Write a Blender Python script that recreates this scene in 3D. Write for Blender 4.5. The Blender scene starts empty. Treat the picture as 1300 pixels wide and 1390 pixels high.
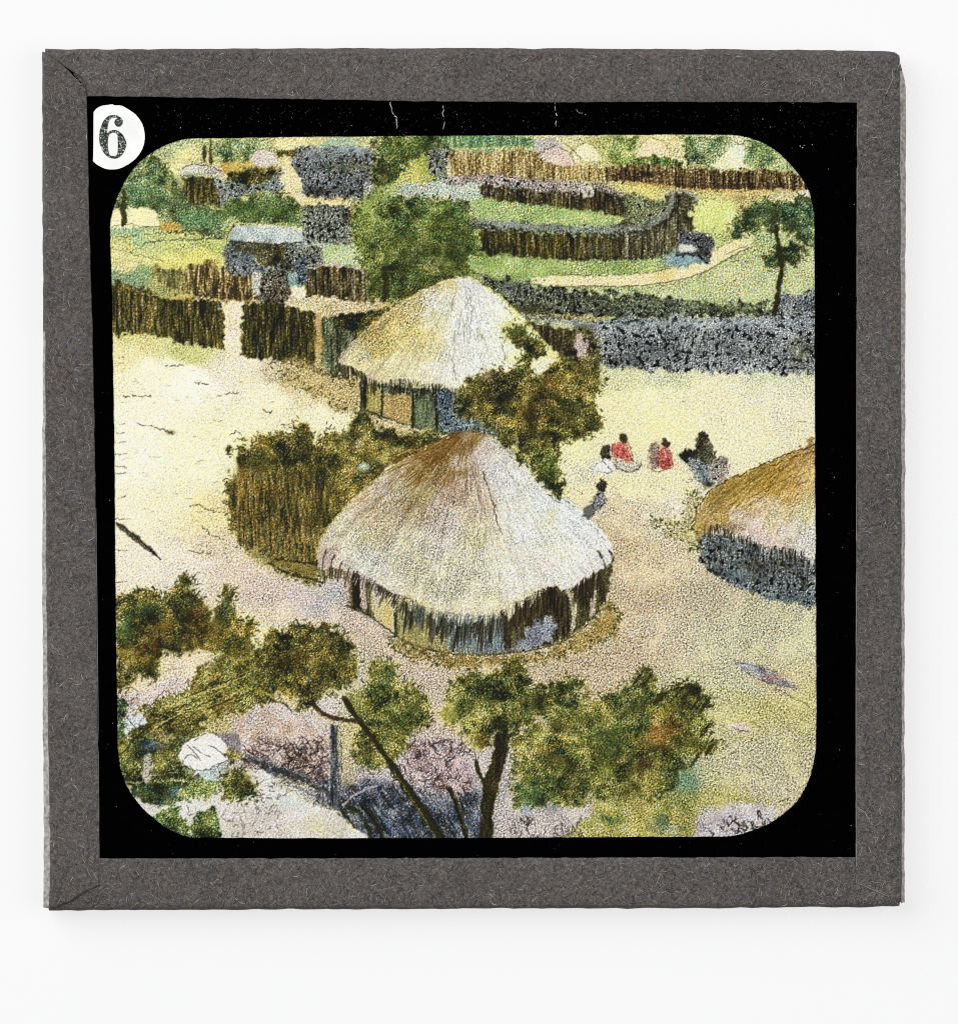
import math
import numpy as np

# ---------------------------------------------------------------- the printed picture
# The transparency is a flat hand-tinted print.  It is painted here, stroke by
# stroke, into a colour field that becomes the vertex colours of the picture.
X0, Y0, PW, PH = 140.0, 176.0, 976, 968          # extent of the print in print units
yy, xx = np.mgrid[0:PH, 0:PW].astype(np.float32)
xx += X0; yy += Y0
_nc = {}
def noise(sx, sy=None, seed=0):
    """smooth unit-variance noise field"""
    sy = sx if sy is None else sy
    k = (sx, sy, seed)
    if k not in _nc:
        r = np.random.default_rng(seed * 977 + int(sx * 100) * 13 + int(sy * 100) * 7 + 5)
        f = np.fft.rfft2(r.standard_normal((PH, PW)))
        fy = np.fft.fftfreq(PH)[:, None]; fx = np.fft.rfftfreq(PW)[None, :]
        f *= np.exp(-2 * np.pi ** 2 * ((fx * sx) ** 2 + (fy * sy) ** 2))
        n = np.fft.irfft2(f, s=(PH, PW))
        _nc[k] = ((n - n.mean()) / n.std()).astype(np.float32)
    return _nc[k]
def worm(s, seed=0):
    k = ('w', s, seed)
    if k not in _nc:
        n = noise(s, s, seed) - 0.75 * noise(s * 2.0, s * 2.0, seed)
        r = np.random.default_rng(seed + 31)
        f = np.fft.rfft2(r.standard_normal((PH, PW)))
        fy = np.fft.fftfreq(PH)[:, None]; fx = np.fft.rfftfreq(PW)[None, :]
        q = fx * fx + fy * fy
        f *= np.exp(-2 * np.pi ** 2 * q * s * s) - np.exp(-2 * np.pi ** 2 * q * (s * 2.2) ** 2)
        n = np.fft.irfft2(f, s=(PH, PW)); _nc[k] = (n / n.std()).astype(np.float32)
    return _nc[k]
def sstep(a, b, x):
    t = np.clip((x - a) / (b - a), 0, 1); return t * t * (3 - 2 * t)
def c3(c): return np.array(c, np.float32) / 255.0
def ramp(cols, t):
    """piecewise linear ramp through colours, t in 0..1"""
    cols = np.array(cols, np.float32) / 255.0
    t = np.clip(t, 0, 1) * (len(cols) - 1)
    i = np.minimum(t.astype(np.int32), len(cols) - 2); f = (t - i)[..., None]
    return cols[i] * (1 - f) + cols[i + 1] * f
def smooth(pts, closed=True, n=5):
    """Catmull-Rom through the points"""
    P = np.array(pts, float); out = []; m = len(P)
    for i in range(m if closed else m - 1):
        if closed: a, b, c, d = P[i - 1], P[i], P[(i + 1) % m], P[(i + 2) % m]
        else: a, b, c, d = P[max(i - 1, 0)], P[i], P[i + 1], P[min(i + 2, m - 1)]
        for k in range(n):
            t = k / n
            out.append(0.5 * (2 * b + (c - a) * t + (2 * a - 5 * b + 4 * c - d) * t * t + (3 * b - a - 3 * c + d) * t ** 3))
    if not closed: out.append(P[-1])
    return np.array(out)
def win(x0, y0, x1, y1):
    a = max(0, int(y0 - Y0)); b = min(PH, int(y1 - Y0) + 1); c = max(0, int(x0 - X0)); d = min(PW, int(x1 - X0) + 1)
    return (slice(a, max(a, b)), slice(c, max(c, d)))
def blur(m, s):
    if s <= 0: return m
    r = int(3 * s + 1); k = np.exp(-np.arange(-r, r + 1) ** 2 / (2 * s * s)); k /= k.sum()
    m = np.apply_along_axis(lambda v: np.convolve(v, k, 'same'), 0, m) if m.size < 4000 else _cv(m, k, 0)
    return _cv(m, k, 1)
def _cv(m, k, ax):
    r = len(k) // 2; pad = [(0, 0), (0, 0)]; pad[ax] = (r, r); p = np.pad(m, pad, mode='edge'); o = np.zeros_like(m)
    for i, w in enumerate(k):
        o += w * (p[i:i + m.shape[0], :] if ax == 0 else p[:, i:i + m.shape[1]])
    return o
def pmask(pts, rough=2.0, rs=2.0, feather=0.7, sm=True, seed=1):
    P = smooth(pts) if sm else np.array(pts, float)
    pad = rough * 3 + feather * 3 + 3
    w = win(P[:, 0].min() - pad, P[:, 1].min() - pad, P[:, 0].max() + pad, P[:, 1].max() + pad)
    X = xx[w] + rough * .85 * noise(rs, rs, seed)[w] + rough * .3 * noise(1.1, 1.1, 61)[w]; Y = yy[w] + rough * .85 * noise(rs, rs, seed + 50)[w] + rough * .3 * noise(1.1, 1.1, 62)[w]
    ins = np.zeros(X.shape, bool); n = len(P)
    for i in range(n):
        x1, y1 = P[i]; x2, y2 = P[(i + 1) % n]
        if y1 == y2: continue
        c = (Y < max(y1, y2)) & (Y >= min(y1, y2))
        ins ^= c & (X < x1 + (Y - y1) * (x2 - x1) / (y2 - y1))
    return w, blur(ins.astype(np.float32), feather)

C = np.zeros((PH, PW, 3), np.float32)        # colour wash
D = np.zeros((PH, PW), np.float32)           # how dense the black stipple is, 0..1
G = np.full((PH, PW), 0.06, np.float32)      # strength of the coloured grain
def put(w, m, col, a=1.0, ink=None, grain=None):
    if callable(col): col = col(w)
    elif not isinstance(col, np.ndarray): col = c3(col)
    M = (m * a)[..., None]; C[w] = C[w] * (1 - M) + col * M
    if ink is not None: D[w] = D[w] * (1 - m) + ink * m
    if grain is not None: G[w] = G[w] * (1 - m) + grain * m
def fill(pts, col, rough=2.0, rs=2.0, feather=0.8, a=1.0, ink=0.1, grain=0.07, sm=True, seed=1):
    leafy = ink >= .42 and rough >= 3 and callable(col)
    if leafy:                                  # warm bleed of tint around the leaves
        w, m = pmask(pts, rough, rs, 4.5, sm, seed); put(w, np.clip(m * 1.5, 0, 1), (218, 204, 124), .5)
    w, m = pmask(pts, rough, rs, feather, sm, seed); put(w, m, col, a, ink, grain)
    if leafy:
        P = smooth(pts); r = np.random.default_rng(int(P[0][0] * 3 + P[0][1])); x0, y0 = P.min(0); x1, y1 = P.max(0)
        k = int(np.hypot(*np.diff(P, axis=0).T).sum() / 2.6)
        for _ in range(k):                     # leaf tips breaking the outline
            i = r.integers(len(P)); cx, cy = P.mean(0); a_ = math.atan2(P[i][1] - cy, P[i][0] - cx) + r.normal(0, .7); px, py = P[i] + r.normal(0, rough * .8, 2); L = r.uniform(1.5, 4.5)
            stroke(px, py, px + L * math.cos(a_), py + L * math.sin(a_), r.uniform(1.2, 2.4), ((38, 44, 20), (62, 66, 30), (92, 92, 44))[r.integers(3)], r.uniform(.5, .9))
        n_ = int((x1 - x0) * (y1 - y0) / 42)
        for _ in range(n_):                    # leaf dabs inside
            px, py = r.uniform(x0, x1), r.uniform(y0, y1); iy, ix = int(py - Y0) - w[0].start, int(px - X0) - w[1].start
            if not (0 <= iy < m.shape[0] and 0 <= ix < m.shape[1]) or m[iy, ix] < .6: continue
            a_ = r.uniform(0, 6.28); L = r.uniform(1.5, 4); q = r.random()
            stroke(px, py, px + L * math.cos(a_), py + L * math.sin(a_), r.uniform(1, 2), ((30, 34, 14), (44, 50, 22), (176, 168, 92), (150, 160, 90), (190, 158, 76))[int(q * 5)], r.uniform(.3, .7))
        e = np.clip(4 * m * (1 - m), 0, 1) * (.55 + .45 * np.clip(noise(3, 3, 77)[w], -1, 1)); D[w] = np.maximum(D[w], .78 * e)
    return w, m
def blob(x, y, rx, ry, col, a=0.7, ink=None, grain=None, p=1.0):
    w = win(x - 3 * rx, y - 3 * ry, x + 3 * rx, y + 3 * ry)
    m = np.exp(-(((xx[w] - x) / rx) ** 2 + ((yy[w] - y) / ry) ** 2) ** p) * a
    m = np.clip(m * (1 + 0.25 * noise(3, 3, 9)[w]), 0, 1)
    put(w, m, col, 1.0, ink, grain)
def stroke(x1, y1, x2, y2, wd, col, a=0.8):
    pad = wd + 2
    w = win(min(x1, x2) - pad, min(y1, y2) - pad, max(x1, x2) + pad, max(y1, y2) + pad)
    X = xx[w] - x1; Y = yy[w] - y1; dx, dy = x2 - x1, y2 - y1; L = dx * dx + dy * dy + 1e-6
    t = np.clip((X * dx + Y * dy) / L, 0, 1); d = np.sqrt((X - t * dx) ** 2 + (Y - t * dy) ** 2)
    m = np.clip(wd / 2 + 0.5 - d, 0, 1) * a
    C[w] = C[w] * (1 - m[..., None]) + c3(col) * m[..., None]
def line(pts, wd, col, a=0.8, jit=0.8, gaps=0.15, seed=3, step=3.0, sm=True):
    """a hand-engraved line: slightly wavering, with breaks"""
    r = np.random.default_rng(seed + int(pts[0][0]) * 7 + int(pts[0][1]))
    P = smooth(pts, False, 8) if sm else np.array(pts, float)
    seg = np.hypot(*np.diff(P, axis=0).T); cum = np.r_[0, np.cumsum(seg)]
    n = max(2, int(cum[-1] / step)); s = np.linspace(0, cum[-1], n + 1)
    Q = np.c_[np.interp(s, cum, P[:, 0]), np.interp(s, cum, P[:, 1])] + r.normal(0, jit, (n + 1, 2))
    for i in range(n):
        if r.random() < gaps: continue
        stroke(Q[i, 0], Q[i, 1], Q[i + 1, 0], Q[i + 1, 1], wd * r.uniform(.6, 1.2), col, a * r.uniform(.6, 1))

# ---- textures -------------------------------------------------------------------
def wash(cols, s=10, k=0.22, s2=2.0, k2=0.06, seed=2):
    return lambda w: ramp(cols, 0.5 + k * noise(s, s, seed)[w] + k2 * noise(s2, s2, seed + 1)[w])
DK, OL, YB, GR = (22, 24, 8), (72, 74, 30), (168, 132, 48), (98, 122, 62)
def foliage(cols, k8=0.15, k3=0.16, k1=0.17, off=0.0, seed=4):
    def f(w):
        t = 0.47 + off + .95 * k8 * noise(9, 9, seed)[w] + .75 * k3 * noise(3.2, 3.2, seed + 1)[w] + 1.05 * k1 * worm(0.6, seed + 2)[w] + .5 * k3 * noise(1.7, 1.7, seed + 5)[w]
        c = ramp(cols, t)
        hue = noise(1.3, 1.3, seed + 3)[w][..., None]; h2 = noise(6, 6, seed + 8)[w][..., None]
        return np.clip(c + hue * np.array([0.03, 0.0, -0.02], np.float32) + h2 * np.array([.006, .002, -.004], np.float32), 0, 1)
    return f
OLIVE = [(16, 20, 8), (42, 50, 20), (84, 94, 42), (130, 134, 62), (178, 168, 88), (218, 208, 140)]
BROWN = [(18, 21, 8), (44, 48, 19), (86, 86, 36), (134, 120, 50), (180, 154, 72), (216, 200, 132)]
GREEN = [(24, 36, 20), (50, 68, 40), (86, 108, 66), (122, 142, 92), (158, 174, 122), (196, 204, 154)]
MIDGR = [(18, 26, 10), (46, 60, 26), (84, 106, 50), (118, 138, 68), (156, 166, 94), (196, 200, 132)]
def stakes(cols, kv=0.2, kn=0.13, per=1.0, off=0.0, seed=11, lean=0.0):
    def f(w):
        v = noise(per * .6, 6, seed)[w]; v2 = noise(per * 2.0, 12, seed + 1)[w]; n = worm(0.8, seed + 2)[w]
        return ramp(cols, 0.43 + off + .75 * kv * v + 0.06 * v2 + .85 * kn * n)
    return f
FENCE = [(18, 17, 9), (42, 38, 22), (74, 66, 38), (114, 100, 60), (158, 142, 92), (204, 194, 152)]
FENCEG = [(16, 17, 7), (38, 38, 16), (68, 66, 28), (112, 98, 42), (158, 136, 64), (190, 184, 132)]
GOLDF = [(54, 46, 28), (104, 88, 50), (156, 134, 80), (196, 176, 122), (216, 202, 166), (224, 216, 196)]
def twigs(cols, holes=0.95, s=1.7, k=0.14, seed=21, hs=2.2):
    """stacked thorn hedge: pale tangled twigs with black holes between"""
    def f(w):
        rd = np.exp(-(noise(1.5, 1.5, seed + 7)[w] / .22) ** 2)
        t = 0.47 + 1.1 * k * worm(.62, seed)[w] + 0.09 * noise(5, 5, seed + 1)[w] + 0.26 * rd
        c = ramp(cols, t)
        h = sstep(holes, holes + 0.45, worm(s, seed + 3)[w] + 0.25 * noise(hs * 4, hs * 3, seed + 4)[w])[..., None]
        return c * (1 - h) + c3((10, 11, 10)) * h
    return f
BLUEG = [(22, 24, 24), (58, 62, 64), (98, 104, 108), (136, 142, 146), (178, 182, 182), (218, 218, 212)]
DGREY = [(18, 19, 15), (52, 54, 44), (88, 92, 78), (126, 132, 120), (164, 170, 158), (206, 206, 190)]

INK = (34, 32, 18)

# ================================================================= ground washes
pts = [  # x, y, colour, ink density
 (160,200,(165,185,135),.2),(230,200,(178,192,140),.2),(260,215,(222,210,140),.12),(310,205,(186,194,128),.2),(350,225,(208, 190, 114),.2),
 (200,250,(120,146,88),.3),(180,312,(150,182,140),.2),(160,295,(226, 222, 172),.1),(260,312,(196,196,116),.2),(170,330,(196,200,118),.15),(240,330,(196,204,120),.15),
 (290,335,(176,188,104),.2),(230,352,(228,218,120),.1),(280,355,(226,216,112),.1),(170,345,(222,212,142),.1),(190,375,(138,160,110),.3),(165,380,(130,158,118),.3),
 (225,390,(170,168,96),.3),(400,230,(220, 210, 168),.15),(430,268,(218, 196, 130),.15),(400,395,(232,216,186),.15),(470,345,(170,192,160),.25),(490,350,(160,176,100),.25),
 (400,350,(154, 170, 168),.25),(450,412,(218, 200, 162),.3),(530,405,(120,110,60),.4),(560,235,(186,190,104),.25),(600,262,(168,190,178),.3),(545,262,(160,180,150),.3),
 (640,230,(168,184,170),.3),(650,195,(126,158,120),.3),(700,202,(216, 210, 142),.2),(760,205,(218,208,150),.15),(840,200,(200,200,120),.2),(900,200,(222,208,146),.15),
 (990,205,(214,216,160),.12),(1050,215,(168,186,120),.2),(700,282,(140,176,92),.25),(780,292,(150,182,96),.25),(860,262,(214,206,128),.2),(880,275,(188,186,110),.3),
 (960,290,(208,216,118),.12),(1000,262,(210, 188, 118),.18),(1060,268,(218, 208, 152),.15),(1000,300,(186,198,120),.22),(660,350,(140,160,76),.3),(760,358,(156,180,98),.25),
 (860,358,(160,184,110),.25),(900,352,(134, 158, 138),.3),(960,385,(186,196,128),.25),(880,392,(176,192,126),.28),(1020,370,(184,194,122),.25),(1080,370,(182,194,146),.25),
 (1090,400,(150,165,150),.3),(800,392,(180,188,120),.3),
 (180,458,(206,200,128),.22),(250,472,(196,196,124),.22),(165,480,(222,212,156),.12),(210,500,(238,230,196),.03),(260,520,(240,232,204),.02),(320,500,(228,214,186),.12),(315,440,(232,218,188),.14),
 (380,505,(204, 184, 146),.34),(430,515,(196, 170, 126),.42),(470,535,(194, 168, 120),.42),(430,545,(224,204,154),.25),(440,562,(232,222,178),.1),(360,545,(234,222,180),.08),
 (200,560,(236,226,192),.04),(180,620,(236,228,196),.04),(260,620,(236,226,184),.05),(300,590,(236,226,176),.06),(170,700,(232,222,184),.08),(230,690,(234,222,176),.08),
 (290,700,(226,208,158),.18),(300,740,(214,194,170),.22),(210,760,(230,216,186),.12),(260,770,(222,206,188),.15),(320,780,(210,186,176),.24),(350,800,(208,184,178),.26),
 (400,810,(196,178,186),.28),(440,815,(176,172,186),.3),(380,840,(216,196,178),.24),(340,850,(220,204,170),.2),(430,840,(212,190,180),.3),(480,870,(206,180,170),.4),
 (520,895,(202,178,162),.42),(580,915,(204,180,170),.42),(620,910,(204,180,164),.44),(700,895,(200, 180, 146),.42),(790,895,(208,180,142),.44),(850,880,(210,182,144),.42),
 (560,985,(206,182,160),.4),(600,960,(206,186,154),.34),(870,820,(206,180,140),.38),(900,770,(214,192,150),.34),(900,700,(218,204,170),.3),(860,700,(212,192,154),.36),
 (840,740,(206,180,136),.36),(900,860,(214,194,156),.36),(960,860,(204, 198, 158),.36),(1040,860,(200, 194, 150),.36),(1090,860,(202, 198, 152),.34),(960,820,(196, 182, 146),.38),
 (820,540,(228,216,160),.1),(880,540,(232,222,168),.07),(960,540,(228,214,168),.12),(1050,540,(224,214,176),.16),(1080,590,(224,212,168),.16),(1000,590,(230,220,170),.1),
 (900,580,(232,222,160),.07),(780,610,(226, 220, 162),.14),(790,640,(220, 212, 172),.22),(820,660,(228,214,156),.22),(880,660,(230,218,162),.14),(900,510,(206,212,160),.24),(1050,512,(204,208,164),.26),(830,512,(206,206,150),.2),
 (900,650,(228,214,164),.16),(930,690,(224,212,180),.22),(1060,925,(206,192,140),.34),(1000,930,(202, 198, 150),.34),(1030,960,(202, 192, 116),.34),(980,960,(204, 198, 138),.32),
 (1090,960,(200,190,122),.34),(1050,1000,(200,190,138),.42),(1090,1040,(200,190,140),.4),(1000,1030,(202,192,148),.44),(1050,1070,(204,192,150),.42),(960,1060,(202, 198, 138),.36),(970,1090,(186,178,100),.36),(1010,1090,(192,180,116),.36),
 (1000,1110,(196,184,176),.34),(960,1120,(184,180,172),.36),(920,1110,(186,186,110),.34),(930,1060,(128,152,122),.4),(860,1110,(172,172,96),.4),(800,1120,(184,176,120),.4),
 (740,1115,(196,186,178),.4),(700,1110,(198,184,184),.42),(640,1050,(204,186,186),.42),(600,1020,(202,184,178),.42),(560,1040,(200,184,180),.44),(520,1070,(190,178,180),.44),
 (480,1000,(204, 190, 126),.34),(500,1090,(124, 124, 124),.55),(570,1110,(96,104,120),.55),(620,1100,(134, 140, 148),.5),(440,1040,(200,180,176),.44),(380,1030,(186,166,160),.46),
 (380,975,(206,188,180),.28),(330,960,(200, 188, 152),.4),(430,975,(210,202,198),.3),(350,1010,(200,180,160),.4),(180,920,(222,196,160),.2),(230,900,(230,210,160),.2),
 (260,900,(228,206,172),.22),(240,930,(212,190,184),.26),(180,950,(212,192,188),.26),(200,970,(206,190,190),.26),(180,985,(174, 176, 178),.3),(210,1010,(190,190,160),.3),(230,1030,(140,140,130),.4),
 (170,1010,(190,180,110),.3),(290,980,(196, 178, 112),.4),(320,900,(196, 192, 132),.3),(340,925,(206, 198, 142),.3),(345,880,(224,208,170),.2),(470,900,(196,186,170),.36),
 (280,1060,(176,184,186),.3),(350,1050,(190,176,160),.4)]
num = np.zeros((PH, PW, 3), np.float32); den = np.zeros((PH, PW), np.float32); inkn = np.zeros((PH, PW), np.float32)
WX = xx + 5 * noise(7, 7, 70); WY = yy + 5 * noise(7, 7, 71)
for x, y, c, k in pts:
    lum = sum(c) / 3.0; q = .78 if y > 500 else .86
    c = tuple(min(245, (lum + (v - lum) * q) * (1.02 if y > 500 else 1.0) + 2) for v in c)
    if y < 420: k = k + .12
    if 600 < y < 920 and 260 < x < 640: c = (c[0] + 3, c[1] + 3, c[2] - 9)
    w8 = 1.0 / (((WX - x) ** 2 + (1.7 * (WY - y)) ** 2) + 60.0) ** 2
    num += w8[..., None] * c3(c); den += w8; inkn += w8 * k
C[:] = num / den[..., None]; D[:] = inkn / den
del num, den, inkn, WX, WY
dap = (.5 * noise(3.5, 2.2, 72) + .5 * worm(1.2, 73)) * np.clip((470 - yy) / 120, 0, 1) * .06
C *= 1 + dap[..., None]
# worn pale network where the emulsion has crazed, right of the huts
cr = np.abs(noise(5, 5, 90)); crm = sstep(0.14, 0.03, cr) * np.exp(-(((xx - 985) / 110) ** 4 + ((yy - 565) / 55) ** 4)) * 0.5
C[:] = C * (1 - crm[..., None]) + c3((236, 236, 226)) * crm[..., None]; D[:] = D * (1 - crm)

# ================================================================= far background
rt = np.random.default_rng(5)
for _ in range(150):                     # scrub scattered between the compounds
    x, y = rt.uniform(150, 1100), rt.uniform(184, 300)
    blob(x, y, rt.uniform(4, 12), rt.uniform(3, 6), [(84, 104, 60), (60, 74, 40), (120, 140, 96), (140, 120, 60), (100, 130, 120), (206, 196, 140)][rt.integers(6)], rt.uniform(.25, .55), ink=.36)
for _ in range(60):
    x, y = rt.uniform(650, 1100), rt.uniform(345, 415)
    blob(x, y, rt.uniform(8, 20), rt.uniform(2, 4), [(120, 146, 84), (190, 196, 140), (150, 170, 140)][rt.integers(3)], .35)
# bushes, tents and lanes along the top edge
fill([(150,262),(166,240),(185,222),(205,212),(225,228),(238,252),(262,272),(300,283),(312,272),(345,262),(375,258),(392,268),(440,300),(430,307),(320,304),(304,318),(250,313),(222,303),(205,285),(180,282),(163,284),(148,290)], foliage(GREEN, off=.02), 4, 4, 1.2, ink=.42, grain=.12)
blob(330,285,40,14,(104,130,60),.5); blob(190,262,24,20,(96,136,96),.45); blob(240,265,14,14,(54,66,30),.5); blob(215,275,20,12,(50,66,34),.5); blob(268,298,26,12,(96,146,104),.5); blob(380,288,26,14,(84,110,48),.5)
fill([(148,290),(165,283),(196,281),(210,286),(214,300),(212,307),(148,308)], wash([(210, 194, 132),(228, 222, 172),(240,226,176)]), 1.5, ink=.1)
fill([(165,262),(171,262),(172,300),(168,305),(164,304)], (62,64,36), 1, ink=.6)
fill([(216,302),(226,298),(236,300),(246,312),(228,314),(218,311)], wash([(176, 148, 74),(204, 180, 106)]), 1.5, ink=.3)
line([(150,308),(175,303),(195,308),(212,307),(225,314),(250,316)], 1.1, INK, .7)
line([(148,322),(180,320),(220,316),(262,313),(300,311)], 1.2, INK, .6); line([(196,330),(230,325),(270,325),(305,323)], 1.6, (70,84,92), .8); line([(205,328),(260,325),(306,322)], 1.0, INK, .6)
line([(148,336),(185,345),(225,355)], 1.1, (90,80,40), .75, gaps=.05); line([(148,347),(170,352),(200,360)], 1, (130,120,80), .5)
line([(262,312),(290,318),(308,318)],1.0,(120,100,40),.6)
line([(232,207),(240,226),(247,234)],1.1,(110,100,60),.7); line([(205,212),(232,207),(262,210)],1,(120,110,70),.5)
fill([(245,232),(252,225),(275,223),(300,230),(304,240),(296,238),(275,232),(255,234),(245,238)], wash([(180,170,166),(214,196,178),(196,200,206)]), 1, ink=.25)
line([(246,236),(258,234),(280,236),(298,242)], 2.4, (172, 180, 184), .8); line([(244,239),(262,240),(290,244)],1.2,INK,.7); line([(247,228),(262,223),(285,225),(300,231)],1.2,INK,.7)
fill([(249,242),(270,240),(292,243),(297,262),(297,278),(270,276),(254,270)], stakes(FENCEG, off=.0), 1.5, ink=.4, grain=.09)
fill([(290,243),(299,244),(305,262),(307,276),(298,278),(297,262)], twigs(BLUEG, .9), 1, ink=.3)
fill([(300,214),(320,217),(345,221),(372,226),(376,236),(350,240),(310,238),(302,232)], wash([(186, 158, 82),(210, 194, 126)]), 2, ink=.25, grain=.1)
fill([(310,240),(322,232),(345,227),(364,228),(372,232),(374,250),(345,252),(320,250)], foliage(BROWN, off=-.12), 2.5, 2, ink=.5, grain=.1)
fill([(303,246),(318,248),(345,252),(362,246),(376,232),(380,226),(383,240),(382,258),(365,262),(342,260),(320,270),(306,266)], twigs([(24,28,28),(70,80,84),(124, 132, 126),(168, 178, 174),(206,214,216)], .9), 2, ink=.25, grain=.1)
fill([(288,200),(296,192),(312,187),(332,189),(348,186),(368,190),(372,200),(352,204),(338,214),(322,220),(302,218),(290,210)], foliage(GREEN, off=.08), 3, 3, 1, ink=.3, grain=.12)
fill([(339,216),(343,208),(352,203),(364,203),(373,210),(378,222),(360,227),(344,222)], wash([(196,184,178),(216,206,198)]), 1, ink=.18)
line([(339,216),(344,207),(354,202),(366,204),(376,214)],1.2,(120,110,60),.7)
fill([(275,198),(279,198),(280,208),(278,220),(276,216)], (62,60,34), .8, ink=.6); fill([(284,190),(287,190),(288,220),(284,222)], (80,74,40), .8, ink=.5)
fill([(374,192),(380,186),(415,185),(417,201),(392,203),(376,200)], wash([(220, 204, 138),(232, 222, 172)]), 1.2, ink=.15)
fill([(374,202),(395,204),(412,201),(412,210),(398,214),(378,214)], foliage(BROWN, off=-.12), 1.5, ink=.5)
fill([(383,212),(398,212),(400,228),(408,246),(413,258),(440,266),(466,270),(470,279),(440,281),(412,279),(395,262),(383,244)], wash([(210, 186, 118),(224, 212, 168),(232,214,168)], 8), 2, ink=.2, grain=.1)
fill([(398,212),(408,200),(440,196),(480,196),(508,204),(512,216),(506,232),(508,250),(498,268),(470,271),(430,268),(414,262),(411,245),(398,228)], twigs([(18,20,20),(58,64,68),(104,110,112),(142,146,144),(180,186,190)], .75, 1.5), 2.5, ink=.34, grain=.09)
blob(480,202,26,8,(154, 168, 172),.7,ink=.2); blob(430,204,18,8,(154, 160, 158),.6,ink=.25); blob(470,225,26,8,(128,128,84),.45); blob(440,260,26,7,(20,18,10),.5)
fill([(414,190),(425,184),(500,184),(512,190),(505,199),(470,197),(430,200)], wash([(150,176,164),(196,196,140),(214,190,150)], 7), 1.5, ink=.3, grain=.13)
fill([(496,250),(504,246),(508,250),(506,268),(494,270)], wash([(150,150,146),(190,190,186)]), 1.5, ink=.35)
fill([(508,196),(520,186),(560,184),(600,184),(618,190),(608,202),(588,208),(566,214),(548,226),(540,246),(524,256),(510,246),(508,226),(512,212)], foliage(MIDGR, off=-.02), 4, 3, 1, ink=.45, grain=.12)
blob(522,236,12,12,(44,40,14),.6); blob(540,205,20,10,(66,78,32),.4); blob(590,200,26,9,(36,40,16),.5); blob(570,192,18,5,(96,126,70),.5)
fill([(581,206),(600,200),(614,206),(616,240),(608,246),(590,244),(582,228)], twigs(DGREY,.55,1.6), 2.5, ink=.35)
fill([(540,244),(560,218),(580,212),(584,232),(590,246),(560,252),(535,262)], wash([(150,160,80),(196,194,112),(206,196,110)], 6), 3, ink=.3, grain=.14)
fill([(520,258),(545,250),(600,246),(650,248),(652,262),(646,300),(630,285),(600,272),(560,272),(520,268)], wash([(144, 168, 148),(180,196,184),(206,210,190)], 5), 3, ink=.34, grain=.16)
# hedge blocks left of the big tree
fill([(414,279),(440,278),(476,281),(477,310),(475,331),(440,331),(412,326),(412,300)], twigs(DGREY,.6,1.5), 2, ink=.3)
for i in range(8):
    x=418+i*7; line([(x,284),(x+1,302),(x,324)],1.6,(24,22,14),.6,gaps=.25)
line([(476,281),(478,305),(476,330)],1.6,(192, 158, 82),.8); line([(414,278),(445,272),(468,273)],3,(218, 188, 106),.75); line([(412,329),(440,332),(475,334)],2.0,(200,204,190),.8)
fill([(440,337),(480,332),(492,345),(500,362),(470,362),(440,362)], wash([(150,180,150),(186,200,160),(172,186,120)], 6), 2, ink=.26, grain=.14)
fill([(415,372),(420,363),(450,360),(488,364),(500,376),(502,404),(480,408),(440,403),(414,402)], stakes(FENCE, per=1.4, kv=.25, off=-.03), 1.5, ink=.3)
line([(418,365),(440,360),(470,361),(492,367)],3,(206,184,178),.8,jit=1.2); 
for x in (478,481,492,497): line([(x,372),(x+1,404)],1.4,(196,190,184),.6)
fill([(384,388),(400,384),(414,386),(416,404),(430,410),(386,412)], wash([(228,208,172),(236,222,196)]), 1.5, ink=.15)
fill([(384,370),(400,366),(412,372),(410,386),(392,388)], wash([(114, 150, 148),(174, 196, 178)], 4), 2, ink=.3, grain=.18)
# the big round tree
fill([(478,300),(484,280),(500,264),(520,262),(540,270),(575,266),(604,270),(630,278),(648,296),(652,330),(648,352),(640,368),(624,376),(606,382),(580,390),(556,404),(530,412),(508,408),(498,392),(500,372),(490,352),(482,330)], foliage(MIDGR, off=.03), 4, 3.5, 1.2, ink=.44, grain=.11, seed=7)
blob(600,350,44,30,(40,46,14),.5); blob(545,345,30,34,(48,54,18),.5); blob(590,300,40,18,(104,118,54),.4); blob(500,300,14,20,(148,160,80),.45); blob(620,330,20,26,(50,60,24),.4); blob(560,395,30,10,(40,44,14),.5); blob(515,385,16,12,(150,156,70),.5); blob(496,320,10,20,(160,164,84),.4)
fill([(518,366),(525,364),(526,385),(524,408),(518,406),(519,386)], (44,44,20), 1.2, ink=.6); line([(528,322),(536,300),(545,290)],1.5,(160,160,90),.5)
fill([(500,262),(530,250),(546,256),(520,272),(505,282),(490,285)], wash([(140,160,90),(176,184,104)]), 3, ink=.3, grain=.15, a=.7)
line([(512,282),(520,276),(530,270)],2,(114, 140, 168),.6)
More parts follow.
